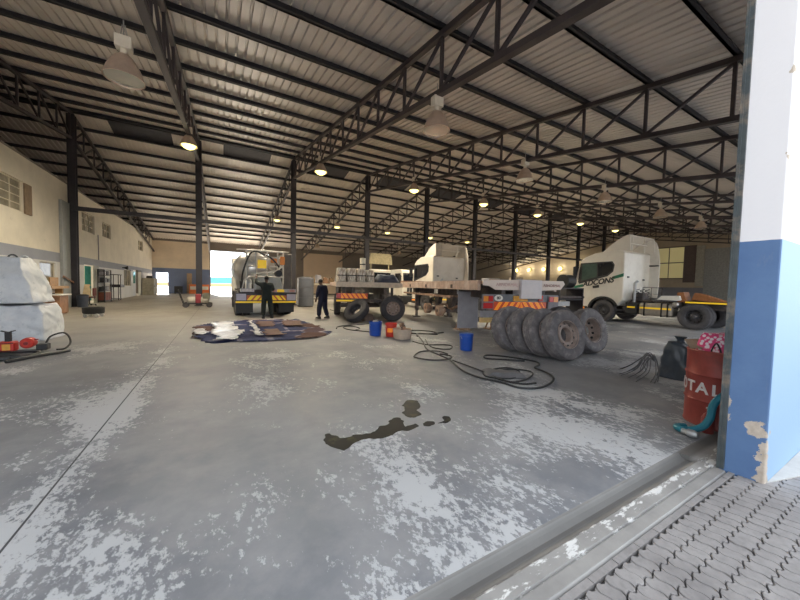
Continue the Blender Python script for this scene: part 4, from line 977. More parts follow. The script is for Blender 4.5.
# worker walking across, back and left side to us
person('person in navy overalls standing legs apart right of the tank truck', (3.92, 13.75, 0), math.radians(32),
       dict(pel=(0, 0, .92), waist=(0, .02, 1.08), chest=(0, .06, 1.30), neckb=(0, .10, 1.46), neck=(0, .12, 1.51), headc=(0, .16, 1.59), face=(-.1, 1, -.25), toe=(0, 1, 0),
            lsh=(-.20, .06, 1.38), lel=(-.29, .05, 1.12), lwr=(-.25, .16, .90), lhd=(-.24, .19, .83), rsh=(.20, .06, 1.38), rel=(.30, .06, 1.12), rwr=(.27, .18, .91), rhd=(.26, .22, .84),
            lhip=(-.10, 0, .87), lkn=(-.16, .08, .48), lan=(-.20, .05, .10), rhip=(.10, 0, .87), rkn=(.14, .02, .48), ran=(.18, -.10, .10)), NAVY, HAIR)

# ------------------------------------------------------------------ buckets, basin, drum
def bucket(mt, label, loc, h=.36, r=.15, content=None):
    t_ = thing('bucket', label, 'bucket', loc)
    ob('pail', MB().lathe([(.001, 0), (r * .86, 0), (r * .9, .02), (r, h * .86), (r * 1.06, h * .87), (r * 1.06, h * .92), (r * 1.02, h * .93), (r * 1.03, h), (r * .97, h), (r * .84, .03), (.001, .03)], 32), mt, t_, True)
    ob('handle', MB().tube([(r * 1.08 * math.cos(a), -r * 1.05 * math.sin(a) * .35 - .0, h * .88 - r * .9 * math.sin(a)) for a in [PI * k / 14 for k in range(15)]], .006, 6), GALV, t_)
    return t_
b1 = bucket(BLUEB, 'blue plastic bucket in front of the grey mudflap beside the loose tyres', (5.15, 5.80, 0), .40, .16)
ob('lid', MB().lathe([(.001, .385), (.15, .385), (.16, .395), (.16, .405), (.001, .405)], 32), mat('blue_lid', (.03, .12, .5), .3), b1)
b2 = bucket(BLUEB, 'bright blue plastic bucket left of the red bucket', (4.06, 8.62, 0), .43, .19)
ob('rag', MB().lathe([(.001, .48), (.06, .46), (.1, .42), (.02, .40)], 10), GREYP, b2)
b3 = bucket(REDP, 'red plastic bucket between the blue bucket and the beige basin', (4.42, 8.30, 0), .40, .17)
ob('label', MB().add([(.172 * math.cos(a), .172 * math.sin(a), z) for z in (.14, .26) for a in [math.radians(205 + 9 * k) for k in range(7)]], [(k, k + 1, 8 + k, 7 + k) for k in range(6)]), ORANGE, b3)
bs = thing('basin', 'beige tub heaped with rusty parts beside the red bucket', 'basin', (4.55, 7.85, 0))
ob('tub', MB().lathe([(.001, 0), (.23, 0), (.25, .03), (.27, .27), (.28, .28), (.26, .28), (.235, .04), (.001, .04)], 36), BEIGE, bs, True)
for k in range(9):
    a = k * PI / 3; r = .15 if k < 6 else .06
    o = tag(lumpy('metal_part', .11, .10, .09, k + 20, .02, RUST, .2, 4), f'rusty metal part heaped in the beige tub', 'part', 'rusty parts in the beige tub')
    o.location = (4.55 + r * math.cos(a), 7.85 + r * math.sin(a), .06 if k < 6 else .20 + .1 * (k - 6) * .9); o.rotation_euler = (k, k * 2, k)
    ob('stud', MB().cyl((0, 0, .05), (0, .05, .14), .015, 8), RIM_D, o)
# red drum by the doorway
DRED = mat('drum_red', (.34, .060, .045), .45, .1, .3, 5, .1, (.22, .06, .045))
dr = thing('oil_drum', 'dented red steel drum with worn white TOTAL lettering by the doorway pillar', 'drum', (4.97, 1.31, 0))
ob('shell', MB().lathe([(.001, .02), (.275, .02), (.288, 0), (.292, .015), (.285, .03), (.285, .27), (.297, .29), (.285, .31), (.285, .56), (.297, .58), (.285, .60), (.285, .83), (.294, .845), (.288, .86), (.276, .845), (.27, .78), (.001, .78)], 48), DRED, dr, True)
WL = mat('worn_white', (.72, .68, .66), .6, 0, .2, 12)
for k, chx in enumerate('TOTAL'):
    a = math.radians(144 + (k - 2) * 24); p = Vector((.288 * math.cos(a), .288 * math.sin(a), .43))
    text_mesh('lettering', chx, .17, WL, dr, basis(p, (-math.sin(a), math.cos(a), 0), (0, 0, 1)), .002, 0, .004)
def check_mat():
    mt, t_, b = nt('pink_checked'); g = coords(t_)
    v = t_.nodes.new('ShaderNodeTexVoronoi'); v.inputs['Scale'].default_value = 26; L(t_, g, v.inputs['Vector'])
    c = mix(t_, ramp(t_, v.outputs['Distance'], .38, .5), (.88, .74, .78), (.72, .06, .20)); L(t_, c, b.inputs[0]); b.inputs['Roughness'].default_value = .6; return mt
bg_ = lumpy('checked_bag', .44, .44, .24, 31, .035, check_mat(), .35); bg_.location = (4.99, 1.30, .785); tag(bg_, 'pink and white patterned bag stuffed into the top of the red drum', 'bag')
ob('cord', MB().tube(smooth_path([(-.22, -.05, .02), (-.235, -.04, .10), (-.215, .0, .16), (-.23, .03, .08), (-.235, .02, .02)]), .008, 6), BLACK, bg_)
tag(ob('cardboard_flap', MB().add([(-.06, .10, .0), (.1, -.10, .02), (.26, .0, .10), (.06, .20, .08), (-.06, .10, .006), (.1, -.10, .026), (.26, .0, .106), (.06, .20, .086)], [(3, 2, 1, 0), (4, 5, 6, 7), (0, 1, 5, 4), (1, 2, 6, 5), (2, 3, 7, 6), (3, 0, 4, 7)]), mat('cardboard', (.36, .26, .18), .8), loc=(4.78, 1.40, .86)), 'brown cardboard flap sticking out of the red drum', 'cardboard')
gb = lumpy('grey_plastic_sack', .56, .56, .60, 41, .09, mat('sack_grey', (.075, .09, .11), .3, 0, .3), .3); gb.location = (7.05, 2.38, 0); tag(gb, 'dark grey plastic sack on the floor behind the red drum', 'sack')
ob('neck_tie', MB().lathe([(.001, .0), (.07, .0), (.05, .06), (.09, .13), (.001, .12)], 12), mat('sack_grey', (.1, .1, .1)), gb, loc=(0, 0, .6))
wm = MB(); random.seed(3)
for k in range(16):
    a = random.uniform(-2.6, 1.0) + PI; L_ = random.uniform(.25, .6)
    wm.tube(smooth_path([(0, 0, .30), (.12 * math.cos(a), .12 * math.sin(a), .34 + random.uniform(0, .1)), (L_ * .6 * math.cos(a + .2), L_ * .6 * math.sin(a + .2), .16), (L_ * math.cos(a), L_ * math.sin(a), .012)], 5), .007, 5)
tag(ob('wire_tuft', wm, mat('grey_wire', (.13, .13, .14), .5), loc=(6.55, 2.55, 0)), 'tuft of splayed grey wires on the floor left of the red drum', 'wires')
TEAL = mat('teal_hose', (.02, .20, .27), .4, 0, .2)
tag(ob('teal_hose', MB().tube(smooth_path([(4.64, 1.06, .58), (4.57, 1.11, .50), (4.47, 1.20, .36), (4.44, 1.22, .2), (4.40, 1.26, .10), (4.34, 1.33, .05), (4.30, 1.40, .035), (4.36, 1.46, .03), (4.45, 1.42, .03)], 8), .034, 10), TEAL, smooth=True), 'teal hose drooping in front of the red drum', 'hose')
vv = thing('gas_bottle', 'small dark red gas bottle tucked behind the pillar below the red drum', 'bottle', (4.565, 1.27, 0)); vv.scale = (.6, .6, .6)
ob('cylinder', MB().lathe([(.001, 0), (.085, 0), (.09, .02), (.09, .26), (.06, .33), (.03, .36), (.001, .36)], 24), DRED, vv, True); ob('valve', MB().lathe([(.001, .36), (.02, .36), (.02, .42), (.035, .43), (.035, .45), (.001, .45)], 12), GALV, vv)
tag(ob('hose_coupling', MB().lathe([(.001, -.06), (.03, -.06), (.04, -.03), (.04, .02), (.028, .03), (.028, .07), (.001, .07)], 16, axis='y'), GALV, smooth=True, loc=(4.25, 1.31, .041)), 'silver metal coupling lying on the floor at the end of the teal hose', 'coupling')

# ------------------------------------------------------------------ hoses and spilled oil on the floor
def hose(pts, r, label, material=HOSEM, z=None, name='air_hose', n=7):
    P = [(x, y, (r + .002 + .012 * (i % 3 == 1) * (1 if z is None else z))) for i, (x, y) in enumerate(pts)]
    return tag(ob(name, MB().tube(smooth_path(P, n), r, 8), material, smooth=True), label, 'hose')
hose([(5.22, 8.05), (4.7, 6.99), (4.27, 6.17), (4.16, 5.51), (4.03, 4.97), (3.78, 4.35), (3.73, 3.89), (3.82, 3.49), (3.91, 3.18), (4.19, 3.05), (4.59, 3.13), (4.92, 3.34), (5.08, 3.6), (5.12, 3.85), (5.45, 4.0), (5.62, 4.25), (5.40, 4.72), (5.19, 5.06), (5.0, 5.04), (4.85, 4.8), (5.18, 4.6), (5.45, 4.35)], .017, 'thick black air hose looping across the floor from the buckets towards the loose tyres')
hose([(4.24, 5.62), (4.30, 5.30), (4.08, 5.14), (3.74, 5.22), (3.54, 5.44), (3.60, 5.68), (4.02, 6.02), (4.34, 5.84), (4.40, 5.55)], .015, 'black hose loop left of the blue bucket')
hose([(5.05, 7.4), (4.62, 6.62), (4.54, 6.22), (4.78, 5.98), (5.06, 6.22), (5.02, 6.50), (4.60, 6.70), (4.5, 7.2)], .013, 'thin black hose bending behind the blue bucket')
hose([(4.11, 5.03), (4.05, 4.22), (3.99, 3.65), (4.1, 3.42), (4.5, 3.47), (4.85, 3.71), (4.77, 3.95), (4.45, 4.02), (4.1, 4.02), (3.90, 3.85), (4.03, 3.62), (4.31, 3.60), (4.70, 3.86), (4.62, 4.1), (4.2, 4.1), (3.96, 3.76), (4.05, 3.30), (4.35, 3.24)], .014, 'tangled black hose lying inside the big coil', name='air_hose')
rag_ = lumpy('dark_rag', .75, .45, .07, 51, .04, mat('grey_rag', (.14, .135, .14), .9), .3); rag_.location = (4.28, 3.85, 0.0); rag_.rotation_euler = (0, 0, -.6); tag(rag_, 'flat dark grey rag bundle lying within the coiled hoses', 'rag')
hose([(5.63, 18.3), (5.6, 15.67), (5.85, 13.0), (5.82, 12.1), (5.3, 11.35), (4.59, 11.11), (4.1, 11.0), (3.6, 10.7), (3.4, 10.3)], .02, 'thin dark cable lying between the standing worker and the leaning wheel')
hose([(4.3, 9.0), (3.95, 9.4), (3.7, 10.0), (3.75, 10.6), (4.05, 10.7), (4.2, 10.2), (3.9, 9.8)], .018, 'dark cable loop on the floor left of the bright blue bucket')
hose([(5.1, 7.9), (5.4, 8.3), (5.9, 8.0), (6.1, 8.6), (5.5, 9.0), (5.2, 8.6), (5.7, 8.2), (6.3, 8.2)], .02, 'dark cable tangle on the floor right of the beige tub')
def oil_mat():
    mt, t_, b = nt('spilled_oil'); g = t_.nodes.new('ShaderNodeNewGeometry').outputs['Position']
    c = mix(t_, ramp(t_, noise_(t_, g, 5, 5, .65), .55, .72), (.006, .006, .006), (.05, .045, .018)); L(t_, c, b.inputs[0]); b.inputs['Roughness'].default_value = .5; b.inputs['Specular IOR Level'].default_value = .12; return mt
OIL = oil_mat()
def puddle(outlines, label):
    mb = MB()
    for out in outlines:
        P = [(p.x, p.y) for p in smooth_path([(x, y, 0) for x, y in out + out[:1]], 5)[:-1]]
        P = [(x + .028 * noise.noise((x * 14, y * 14, 1)), y + .028 * noise.noise((x * 14, y * 14, 5))) for x, y in P]
        mb.prism(P, .0004, .0022, 'z')
    return tag(ob('oil_puddle', mb, OIL), label, 'puddle')
puddle([[(0.89, 3.01), (0.94, 3.06), (0.99, 2.98), (1.05, 2.91), (1.17, 2.92), (1.34, 2.88), (1.47, 2.97), (1.58, 2.99), (1.67, 3.09), (1.78, 3.07), (1.76, 2.96), (1.72, 2.84), (1.84, 2.87), (1.86, 2.8), (1.74, 2.75), (1.62, 2.79), (1.43, 2.74), (1.31, 2.77), (1.19, 2.79), (1.07, 2.74), (0.98, 2.68), (0.93, 2.73), (0.88, 2.82), (0.86, 2.91)]], 'long black oil spill on the grey floor in the foreground')
puddle([[(1.99, 3.4), (2.15, 3.52), (2.24, 3.41), (2.15, 3.23), (2.07, 3.16), (2.04, 3.05), (1.9, 3.01), (1.87, 3.15), (1.96, 3.27)]], 'short oil patch with ragged edge at the upper right of the long spill')
puddle([[(1.92, 2.82), (2.02, 2.86), (2.05, 2.79), (1.97, 2.74), (1.92, 2.77)]], 'small round oil drop just right of the long spill')
puddle([[(2.10, 2.76), (2.2, 2.80), (2.22, 2.87), (2.30, 2.86), (2.27, 2.77), (2.17, 2.73)]], 'small hooked oil drop rightmost of the spills')

# ------------------------------------------------------------------ tarpaulin spread by the tank truck
def rug_mat():
    mt, t_, b = nt('patterned_tarp'); g = t_.nodes.new('ShaderNodeNewGeometry').outputs['Position']
    n_ = noise_(t_, g, 1.3, 5, .6); c = mix(t_, ramp(t_, n_, .40, .62), (.012, .018, .075), (.035, .045, .12))
    v = t_.nodes.new('ShaderNodeTexVoronoi'); v.distance = 'CHEBYCHEV'; v.inputs['Scale'].default_value = .85; L(t_, g, v.inputs['Vector'])
    c = mix(t_, ramp(t_, v.outputs['Color'], .60, .64), c, (.085, .04, .035))
    v2 = t_.nodes.new('ShaderNodeTexVoronoi'); v2.feature = 'DISTANCE_TO_EDGE'; v2.inputs['Scale'].default_value = .85; L(t_, g, v2.inputs['Vector'])
    c = mix(t_, math_(t_, 'MULTIPLY', ramp(t_, v2.outputs['Distance'], .03, .05, (1, 1, 1, 1), (0, 0, 0, 1)), ramp(t_, noise_(t_, g, 1.1, 3), .46, .56)), c, (.36, .33, .38))
    L(t_, c, b.inputs[0]); b.inputs['Roughness'].default_value = .8; b.inputs['Specular IOR Level'].default_value = .15; return mt
def sheet(name, outline, material, amp, base, seed, step=.09):
    """thin crumpled sheet filling an outline on the floor"""
    xs = [p[0] for p in outline]; ys = [p[1] for p in outline]; mb = MB(); ids = {}
    def inside(x, y):
        c = False; n_ = len(outline)
        for i in range(n_):
            (x1, y1), (x2, y2) = outline[i], outline[(i + 1) % n_]
            if (y1 > y) != (y2 > y) and x < (x2 - x1) * (y - y1) / (y2 - y1) + x1: c = not c
        return c
    nx = int((max(xs) - min(xs)) / step) + 1; ny = int((max(ys) - min(ys)) / step) + 1
    def vid(i, j):
        if (i, j) not in ids:
            x, y = min(xs) + i * step, min(ys) + j * step
            h = base + amp * abs(noise.noise((x * 1.3 + seed, y * 1.3, seed))) + amp * .5 * abs(noise.noise((x * 4 + seed, y * 4, seed)))
            ids[(i, j)] = len(mb.v); mb.v.append((x + .03 * noise.noise((x * 5, y * 5, 3)), y + .03 * noise.noise((x * 5, y * 5, 7)), h))
        return ids[(i, j)]
    for i in range(nx):
        for j in range(ny):
            x, y = min(xs) + (i + .5) * step, min(ys) + (j + .5) * step
            e = .12 * noise.noise((x * 3, y * 3, seed))
            if inside(x + e, y + e): mb.f.append((vid(i, j), vid(i + 1, j), vid(i + 1, j + 1), vid(i, j + 1)))
    o = ob(name, mb, material, smooth=True)
    md = o.modifiers.new('thick', 'SOLIDIFY'); md.thickness = .004; md.offset = 1
    return o
tag(sheet('tarpaulin', [(-.79, 12.4), (-.64, 9.98), (-.27, 8.88), (.78, 8.75), (2.13, 8.7), (2.6, 9.0), (3.0, 9.5), (3.05, 11.5), (2.7, 13.7), (.9, 14.1), (-.2, 13.6)], rug_mat(), .05, .004, 2), 'navy tarpaulin with brown and white patches spread on the floor before the tank truck', 'tarpaulin')
PLAST = mat('clear_white_plastic', (.86, .86, .90), .15, 0, .15, 4)
tag(sheet('plastic_sheet', [(-.3, 12.9), (.35, 13.0), (.42, 11.1), (.62, 10.3), (.34, 9.0), (-.10, 8.95), (-.02, 9.7), (-.22, 10.4), (-.2, 11.4)], PLAST, .09, .058, 8, .07), 'shiny white plastic sheet crumpled on the left half of the navy tarpaulin', 'plastic sheet')
tag(sheet('plastic_strip', [(.85, 13.2), (1.0, 13.2), (1.05, 11.4), (1.0, 9.4), (.84, 9.4), (.88, 11.4)], PLAST, .07, .058, 12, .05), 'narrow white plastic strip across the middle of the navy tarpaulin', 'plastic sheet')
tag(sheet('plastic_scrap', [(-.75, 11.3), (-.4, 11.2), (-.34, 10.2), (-.6, 10.3)], PLAST, .06, .058, 15, .05), 'small white plastic scrap at the left edge of the navy tarpaulin', 'plastic sheet')
CB = mat('brown_sheet', (.12, .055, .042), .75, 0, .3)
tag(sheet('brown_sheet', [(1.15, 12.9), (1.75, 12.9), (1.6, 11.3), (1.1, 11.3)], CB, .03, .060, 20, .08), 'brown sheet patch on the tarpaulin at the left worker\'s feet', 'sheet')
tag(sheet('brown_sheet', [(2.05, 12.9), (2.7, 12.7), (2.5, 11.3), (1.9, 11.3)], CB, .03, .060, 22, .08), 'brown sheet patch at the right rear of the navy tarpaulin', 'sheet')
tag(sheet('brown_sheet', [(1.12, 10.6), (1.6, 10.6), (1.55, 9.3), (1.08, 9.3)], CB, .03, .060, 24, .08), 'brown sheet patch at the front edge of the navy tarpaulin', 'sheet')

# ------------------------------------------------------------------ left foreground: bulk bags, pump, hoses
def bagmat():
    mt, t_, b = nt('woven_white_bag'); g = coords(t_)
    c = mix(t_, ramp(t_, noise_(t_, g, 2.5, 6, .65), .35, .7), (.60, .63, .68), (.80, .82, .84))
    c = mix(t_, math_(t_, 'MULTIPLY', ramp(t_, noise_(t_, g, 9, 5, .7), .56, .66), .45), c, (.38, .44, .50)); L(t_, c, b.inputs[0]); b.inputs['Roughness'].default_value = .5; return mt
BAG = bagmat()
o = lumpy('bulk_bag', 1.55, 1.3, .84, 61, .06, BAG, .10, 22); o.location = (-4.38, 11.35, 0); tag(o, 'big white woven bulk bag standing on the floor, lower of two stacked', 'bag')
o2 = lumpy('bulk_bag', 1.50, 1.25, 1.08, 66, .07, BAG, .42, 22); o2.location = (-4.52, 11.35, .90); tag(o2, 'big white woven bulk bag with tapered top, upper of two stacked', 'bag')
for k, (x, y) in enumerate(((-.30, -.30), (.24, -.25), (-.3, .3), (.24, .28))):
    ob('lifting_loop', MB().tube(smooth_path([(x - .12, y, .95), (x - .07, y, 1.10), (x, y, 1.14), (x + .07, y, 1.08), (x + .12, y, .93)]), .018, 6), mat('loop_dark', (.05, .06, .07), .7) if k == 1 else BAG, o2)
wp = thing('water_pump', 'small red motor pump with black stand and hose at the left edge', 'pump', (-3.60, 9.2, 0))
ob('base_frame', MB().box(-.34, .62, -.2, .2, .02, .06).box(-.3, -.22, -.18, .18, 0, .02).box(.5, .58, -.18, .18, 0, .02), BLACK, wp)
mo = ob('motor', MB().box(-.30, .10, -.17, .17, .06, .37), REDP, wp, bevel=.05); ob('yellow_label', MB().box(-.14, .03, -.185, -.17, .12, .3), mat('label_yellow', (.85, .45, .08), .4), mo)
ob('motor_fin', MB().box(-.30, .1, -.18, -.17, .32, .34), BLACK, mo); ob('motor_fin', MB().box(-.30, .1, -.18, -.17, .08, .10), BLACK, mo)
ob('pump_housing', MB().lathe([(.001, -.16), (.12, -.16), (.16, -.12), (.17, 0), (.16, .12), (.10, .16), (.001, .16)], 28, (.36, 0, .30), 'y'), REDP, wp, True)
ob('housing_cap', MB().lathe([(.001, -.20), (.05, -.20), (.055, -.16)], 18, (.36, 0, .30), 'y').box(.44, .58, -.03, .03, .38, .41), mat('dark_red', (.25, .02, .02), .4), wp)
ob('stand_post', MB().box(-.13, -.01, -.05, .05, .36, .66).beam((-.22, 0, .70), (-.07, 0, .65), .06, .03).beam((.08, 0, .70), (-.07, 0, .65), .06, .03), BLACK, wp)
ob('filter_box', MB().box(.56, .82, -.15, .12, .06, .26), BLACK, wp, bevel=.03)
wp.scale = (.64, .64, .64)
hose([(-3.15, 8.95), (-3.05, 8.65), (-3.2, 8.45), (-3.6, 8.40), (-4.0, 8.55), (-4.3, 8.8), (-4.0, 8.72), (-3.5, 8.55), (-3.3, 8.62), (-3.6, 8.8), (-4.2, 8.68), (-4.3, 8.45), (-3.8, 8.28), (-3.3, 8.33)], .035, 'thick black hose coiled on the floor in front of the red pump')
tag(ob('air_hose', MB().tube(smooth_path([(-3.22, 9.45, .10), (-3.16, 9.52, .26), (-3.0, 9.6, .32), (-2.88, 9.5, .26), (-2.82, 9.4, .12), (-2.86, 9.25, .03), (-2.95, 9.15, .03)], 8), .018, 8), HOSEM, smooth=True), 'black hose arching up from behind the red pump', 'hose')
hose([(-3.25, 8.1), (-3.0, 8.45), (-2.82, 8.75), (-2.7, 8.95)], .03, 'straight black hose end pointing away from the red pump')

# ------------------------------------------------------------------ along the side wall
dk = thing('desk', 'brown wooden desk with a white top before the office windows', 'desk', (-6.25, 18.75, 0))
ob('top', MB().box(-.6, .55, -.5, .5, .80, .84), WHITE, dk); ob('front_panel', MB().box(.42, .46, -.42, .42, .04, .80), WOOD, dk); ob('side_panel', MB().box(-.5, .42, -.42, -.38, 0, .80), WOOD, dk); ob('side_panel', MB().box(-.5, .42, .38, .42, 0, .80), WOOD, dk)
tag(ob('black_phone', MB().box(-.12, .12, -.1, .1, 0, .05).box(-.11, -.04, -.11, .11, .05, .09), BLACK, loc=(-6.2, 18.7, .841)), 'small black telephone on the white desk top', 'phone')
sh = thing('counter_board', 'honey coloured wooden counter board under the office window', 'counter', (XL + .18, 21.0, 0))
HON = mat('honey_wood', (.48, .27, .10), .5, 0, .2)
ob('board', MB().box(-.15, .25, -.9, 1.0, 1.02, 1.14), HON, sh); ob('bracket', MB().box(-.17, .1, -.7, -.62, 0, 1.02).box(-.17, .1, .7, .78, 0, 1.02), HON, sh); ob('back_panel', MB().box(-.165, -.13, .1, 1.0, 1.14, 1.55), HON, sh)
tr = thing('wheeled_tray', 'low black tray on white castors on the floor by the leftmost column', 'tray', (-4.40, 16.95, 0))
ob('tray', MB().lathe([(.001, .14), (.30, .14), (.33, .18), (.34, .38), (.325, .39), (.31, .38), (.30, .20), (.001, .20)], 28), BLACK, tr, True)
for a in range(4):
    c, s = .26 * math.cos(a * PI / 2 + .6), .26 * math.sin(a * PI / 2 + .6); ob('castor', MB().lathe([(.001, -.035), (.06, -.035), (.075, 0), (.06, .035), (.001, .035)], 16, (c, s, .076), 'y').box(c - .03, c + .03, s - .05, s + .05, .10, .15), WHITE, tr, True)
chz = thing('office_chair', 'dark red office chair by the bright doorway', 'chair', (-6.5, 24.4, 0))
ob('seat', MB().box(-.24, .24, -.24, .24, .44, .52), mat('maroon_cloth', (.13, .03, .025), .8), chz, bevel=.04); ob('backrest', MB().box(.18, .26, -.22, .22, .55, 1.0), mat('maroon_cloth', (.13, .03, .025), .8), chz, bevel=.03)
ob('stem', MB().cyl((0, 0, .08), (0, 0, .45), .03, 12).box(.2, .24, -.03, .03, .4, .6), BLACK, chz)
ob('base', MB().add([], []).beam((-.28, 0, .07), (.28, 0, .07), .05, .04).beam((0, -.28, .07), (0, .28, .07), .05, .04).lathe([(.001, 0), (.035, 0), (.035, .07), (.001, .07)], 10, (-.27, 0, 0)).lathe([(.001, 0), (.035, 0), (.035, .07), (.001, .07)], 10, (.27, 0, 0)).lathe([(.001, 0), (.035, 0), (.035, .07), (.001, .07)], 10, (0, .27, 0)).lathe([(.001, 0), (.035, 0), (.035, .07), (.001, .07)], 10, (0, -.27, 0)), BLACK, chz)
sk = lumpy('paper_sack', .32, .32, .60, 71, .04, mat('straw_sack', (.80, .62, .36), .6), .25); sk.location = (-6.58, 24.4, .522); tag(sk, 'straw coloured paper sack standing on the dark red chair', 'sack'); ob('sack_fold', MB().box(-.12, .12, -.02, .02, .58, .68), mat('straw_sack', (.8, .62, .36)), sk)
bn = thing('waste_bin', 'dark grey bin beside the leftmost column', 'bin', (-6.40, 23.02, 0)); ob('body', MB().lathe([(.001, 0), (.2, 0), (.24, .62), (.25, .64), (.23, .64), (.19, .03), (.001, .03)], 24), mat('bin_blue_grey', (.06, .07, .10), .5), bn, True); ob('lid', MB().lathe([(.001, .70), (.15, .69), (.255, .645), (.255, .63), (.001, .63)], 24), BLACK, bn, True)
rk = thing('metal_rack', 'tall dark metal rack of shelves against the side wall', 'shelf', (-6.80, 28.4, 0))
for x in (-.17, .17):
    for y in (-.7, .7): ob('upright', MB().box(x - .03, x + .03, y - .03, y + .03, 0, 2.15), STEEL, rk)
for z in (.08, .75, 1.3, 1.75, 2.12): ob('shelf_board', MB().box(-.19, .19, -.72, .72, z, z + .04), STEEL, rk)
random.seed(11)
RB_ = mat('red_brown_bin', (.22, .06, .035), .6)
for k, y in enumerate((-.45, 0, .45)):
    q = tag(ob('parts_bin', MB().prism([(-.17, 0), (-.2, .5), (.2, .5), (.17, 0)], -.15, .18, 'x'), RB_, loc=(-6.8, 28.4 + y, .122)), f'red brown parts bin on the lowest shelf of the tall rack, {ORD[k]} from the left', 'bin', 'red brown bins on the rack'); ob('rim', MB().box(-.17, .20, -.21, .21, .5, .53), WOOD, q)
for k, (y, z) in enumerate(((-.4, .795), (.2, .795), (-.2, 1.345), (.4, 1.345), (-.4, 1.795), (.3, 1.795))):
    q = tag(ob('box', MB().box(-.14, .14, -.18, .18, 0, .20 + .03 * (k % 3)), [BLACK, GREYP, STEEL][k % 3], bevel=.01, loc=(-6.80, 28.4 + y, z - .002)), f'{"small dark" if k%3!=1 else "small grey"} box on the tall metal rack, {["third","third","second","second","top","top"][k]} shelf {"left" if y<0 else "right"} side', 'box', 'boxes on the metal rack'); ob('lid', MB().box(-.15, .15, -.19, .19, .20 + .03 * (k % 3), .225 + .03 * (k % 3)), BLACK, q)
st = thing('metal_stand', 'thin dark metal stand with a tray near the middle of the side wall', 'stand', (-6.74, 30.8, 0))
for x, y in ((-.2, -.3), (.2, -.3), (-.2, .3), (.2, .3)): ob('leg', MB().box(x - .02, x + .02, y - .02, y + .02, 0, 1.9), STEEL, st)
ob('tray', MB().prism([(-.35, .95), (-.45, 1.15), (.75, 1.15), (.65, .95)], -.24, .35, 'x'), STEEL, st); ob('crossbar', MB().box(-.27, .27, -.32, -.28, 1.85, 1.9).box(-.27, .27, .28, .32, 1.85, 1.9).box(-.27, .27, -.3, .3, .08, .12), STEEL, st)
cbn = thing('cabinet', 'beige grey steel cabinet near the far left corner of the hall', 'cabinet', (-6.45, 41.9, 0))
CBM = mat('cabinet_beige', (.36, .33, .26), .5); ob('body', MB().box(-.5, .45, -.9, 1.2, 0, 1.75), CBM, cbn, bevel=.02)
for y in (-.85, .18): d_ = ob('door', MB().box(.45, .47, y, y + .98, .08, 1.68), CBM, cbn); ob('handle', MB().box(.47, .5, y + .08, y + .12, .85, 1.0), BLACK, d_)
tag(ob('black_box', MB().box(-.25, .25, -.3, .3, 0, .2).box(-.2, .2, -.25, .25, .2, .24), BLACK, loc=(-6.45, 41.9, 1.752)), 'black box lying on the beige grey cabinet', 'box')
cp = thing('compressor_cart', 'mobile compressor cart with red end at the foot of the second column', 'compressor', (-1.15, 21.9, 0))
ob('tank', MB().lathe([(.001, -.55), (.14, -.53), (.2, -.45), (.2, .45), (.14, .53), (.001, .55)], 22, (0, 0, .42), 'x'), mat('cream_tank', (.55, .50, .42), .5), cp, True)
ob('red_unit', MB().box(-.12, .16, -.22, .22, .25, .78), mat('maroon_unit', (.28, .03, .04), .5), cp, bevel=.03); ob('motor', MB().box(.25, .6, -.2, .2, .5, .85), mat('olive_grey', (.22, .21, .15), .6), cp, bevel=.05)
ob('cart_frame', MB().box(-.72, .72, -.26, -.22, .2, .26).box(-.72, .72, .22, .26, .2, .26).box(-.70, -.64, -.22, .22, .2, .26), BLACK, cp)
ob('push_handle', MB().tube([(-.7, -.24, .24), (-.88, -.24, .8), (-.95, -.24, 1.0), (-.95, .24, 1.0), (-.88, .24, .8), (-.7, .24, .24)], .02, 8), BLACK, cp)
for x in (-.58, .58):
    for y in (-.3, .3): ob('wheel', MB().lathe([(.001, -.04), (.1, -.04), (.14, -.05), (.15, 0), (.14, .05), (.1, .04), (.001, .04)], 20, (x, y, .15), 'y'), RUBBER_D, cp, True)
# barriers at the far wall
for k, x in enumerate((-2.85, -1.75)):
    br = thing('road_barrier', f'orange plastic road barrier at the far wall, {"left" if k==0 else "right"} of the pair', 'barrier', (x, YB - .5, 0)); ob('body', MB().prism([(-.25, 0), (-.25, .15), (-.1, .35), (-.08, 1.15), (.08, 1.15), (.1, .35), (.25, .15), (.25, 0)], -.5, .5, 'x'), mat('orange_plastic', (.80, .22, .06), .5), br); ob('white_panel', MB().box(-.4, .4, -.125, -.09, .5, .9), WHITE, br)
tag(ob('tool_trolley', MB().box(-.4, .4, -.3, .3, .12, .9).box(-.38, -.28, -.25, .25, 0, .12).box(.28, .38, -.25, .25, 0, .12), BLACK, loc=(-4.4, 46.4, 0)), 'small dark trolley beside the tan door in the far wall', 'trolley')
# behind the walking worker: grey tank, workbench with parts
gt = thing('plastic_tank', 'tall grey plastic cylinder standing right of the tank truck', 'tank', (4.95, 21.6, 0))
ob('body', MB().lathe([(.001, .04), (.5, .04), (.54, .08), (.54, .6), (.52, .62), (.54, .64), (.54, 1.25), (.52, 1.27), (.54, 1.29), (.54, 1.86), (.48, 1.93), (.2, 1.98), (.001, 1.98)], 36), mat('tank_grey', (.11, .115, .135), .45, 0, .15), gt, True)
ob('foot_ring', MB().lathe([(.45, 0), (.5, 0), (.5, .05), (.45, .05)], 30), BLACK, gt); ob('white_edge', MB().prism([(-.56, .1), (-.50, .1), (-.50, 1.85), (-.56, 1.85)], -.22, -.12, 'y'), mat('pale_strip', (.52, .52, .56)), gt)
wb = thing('workbench', 'long pale workbench behind the worker in navy overalls', 'workbench', (8.0, 24.6, 0))
ob('top', MB().box(-2.3, 2.6, -.45, .45, 1.45, 1.58), mat('bench_top', (.55, .47, .36), .6), wb)
for x in (-2.1, .2, 2.4): ob('leg', MB().box(x - .05, x + .05, -.4, .4, 0, 1.45), CHASSIS, wb)
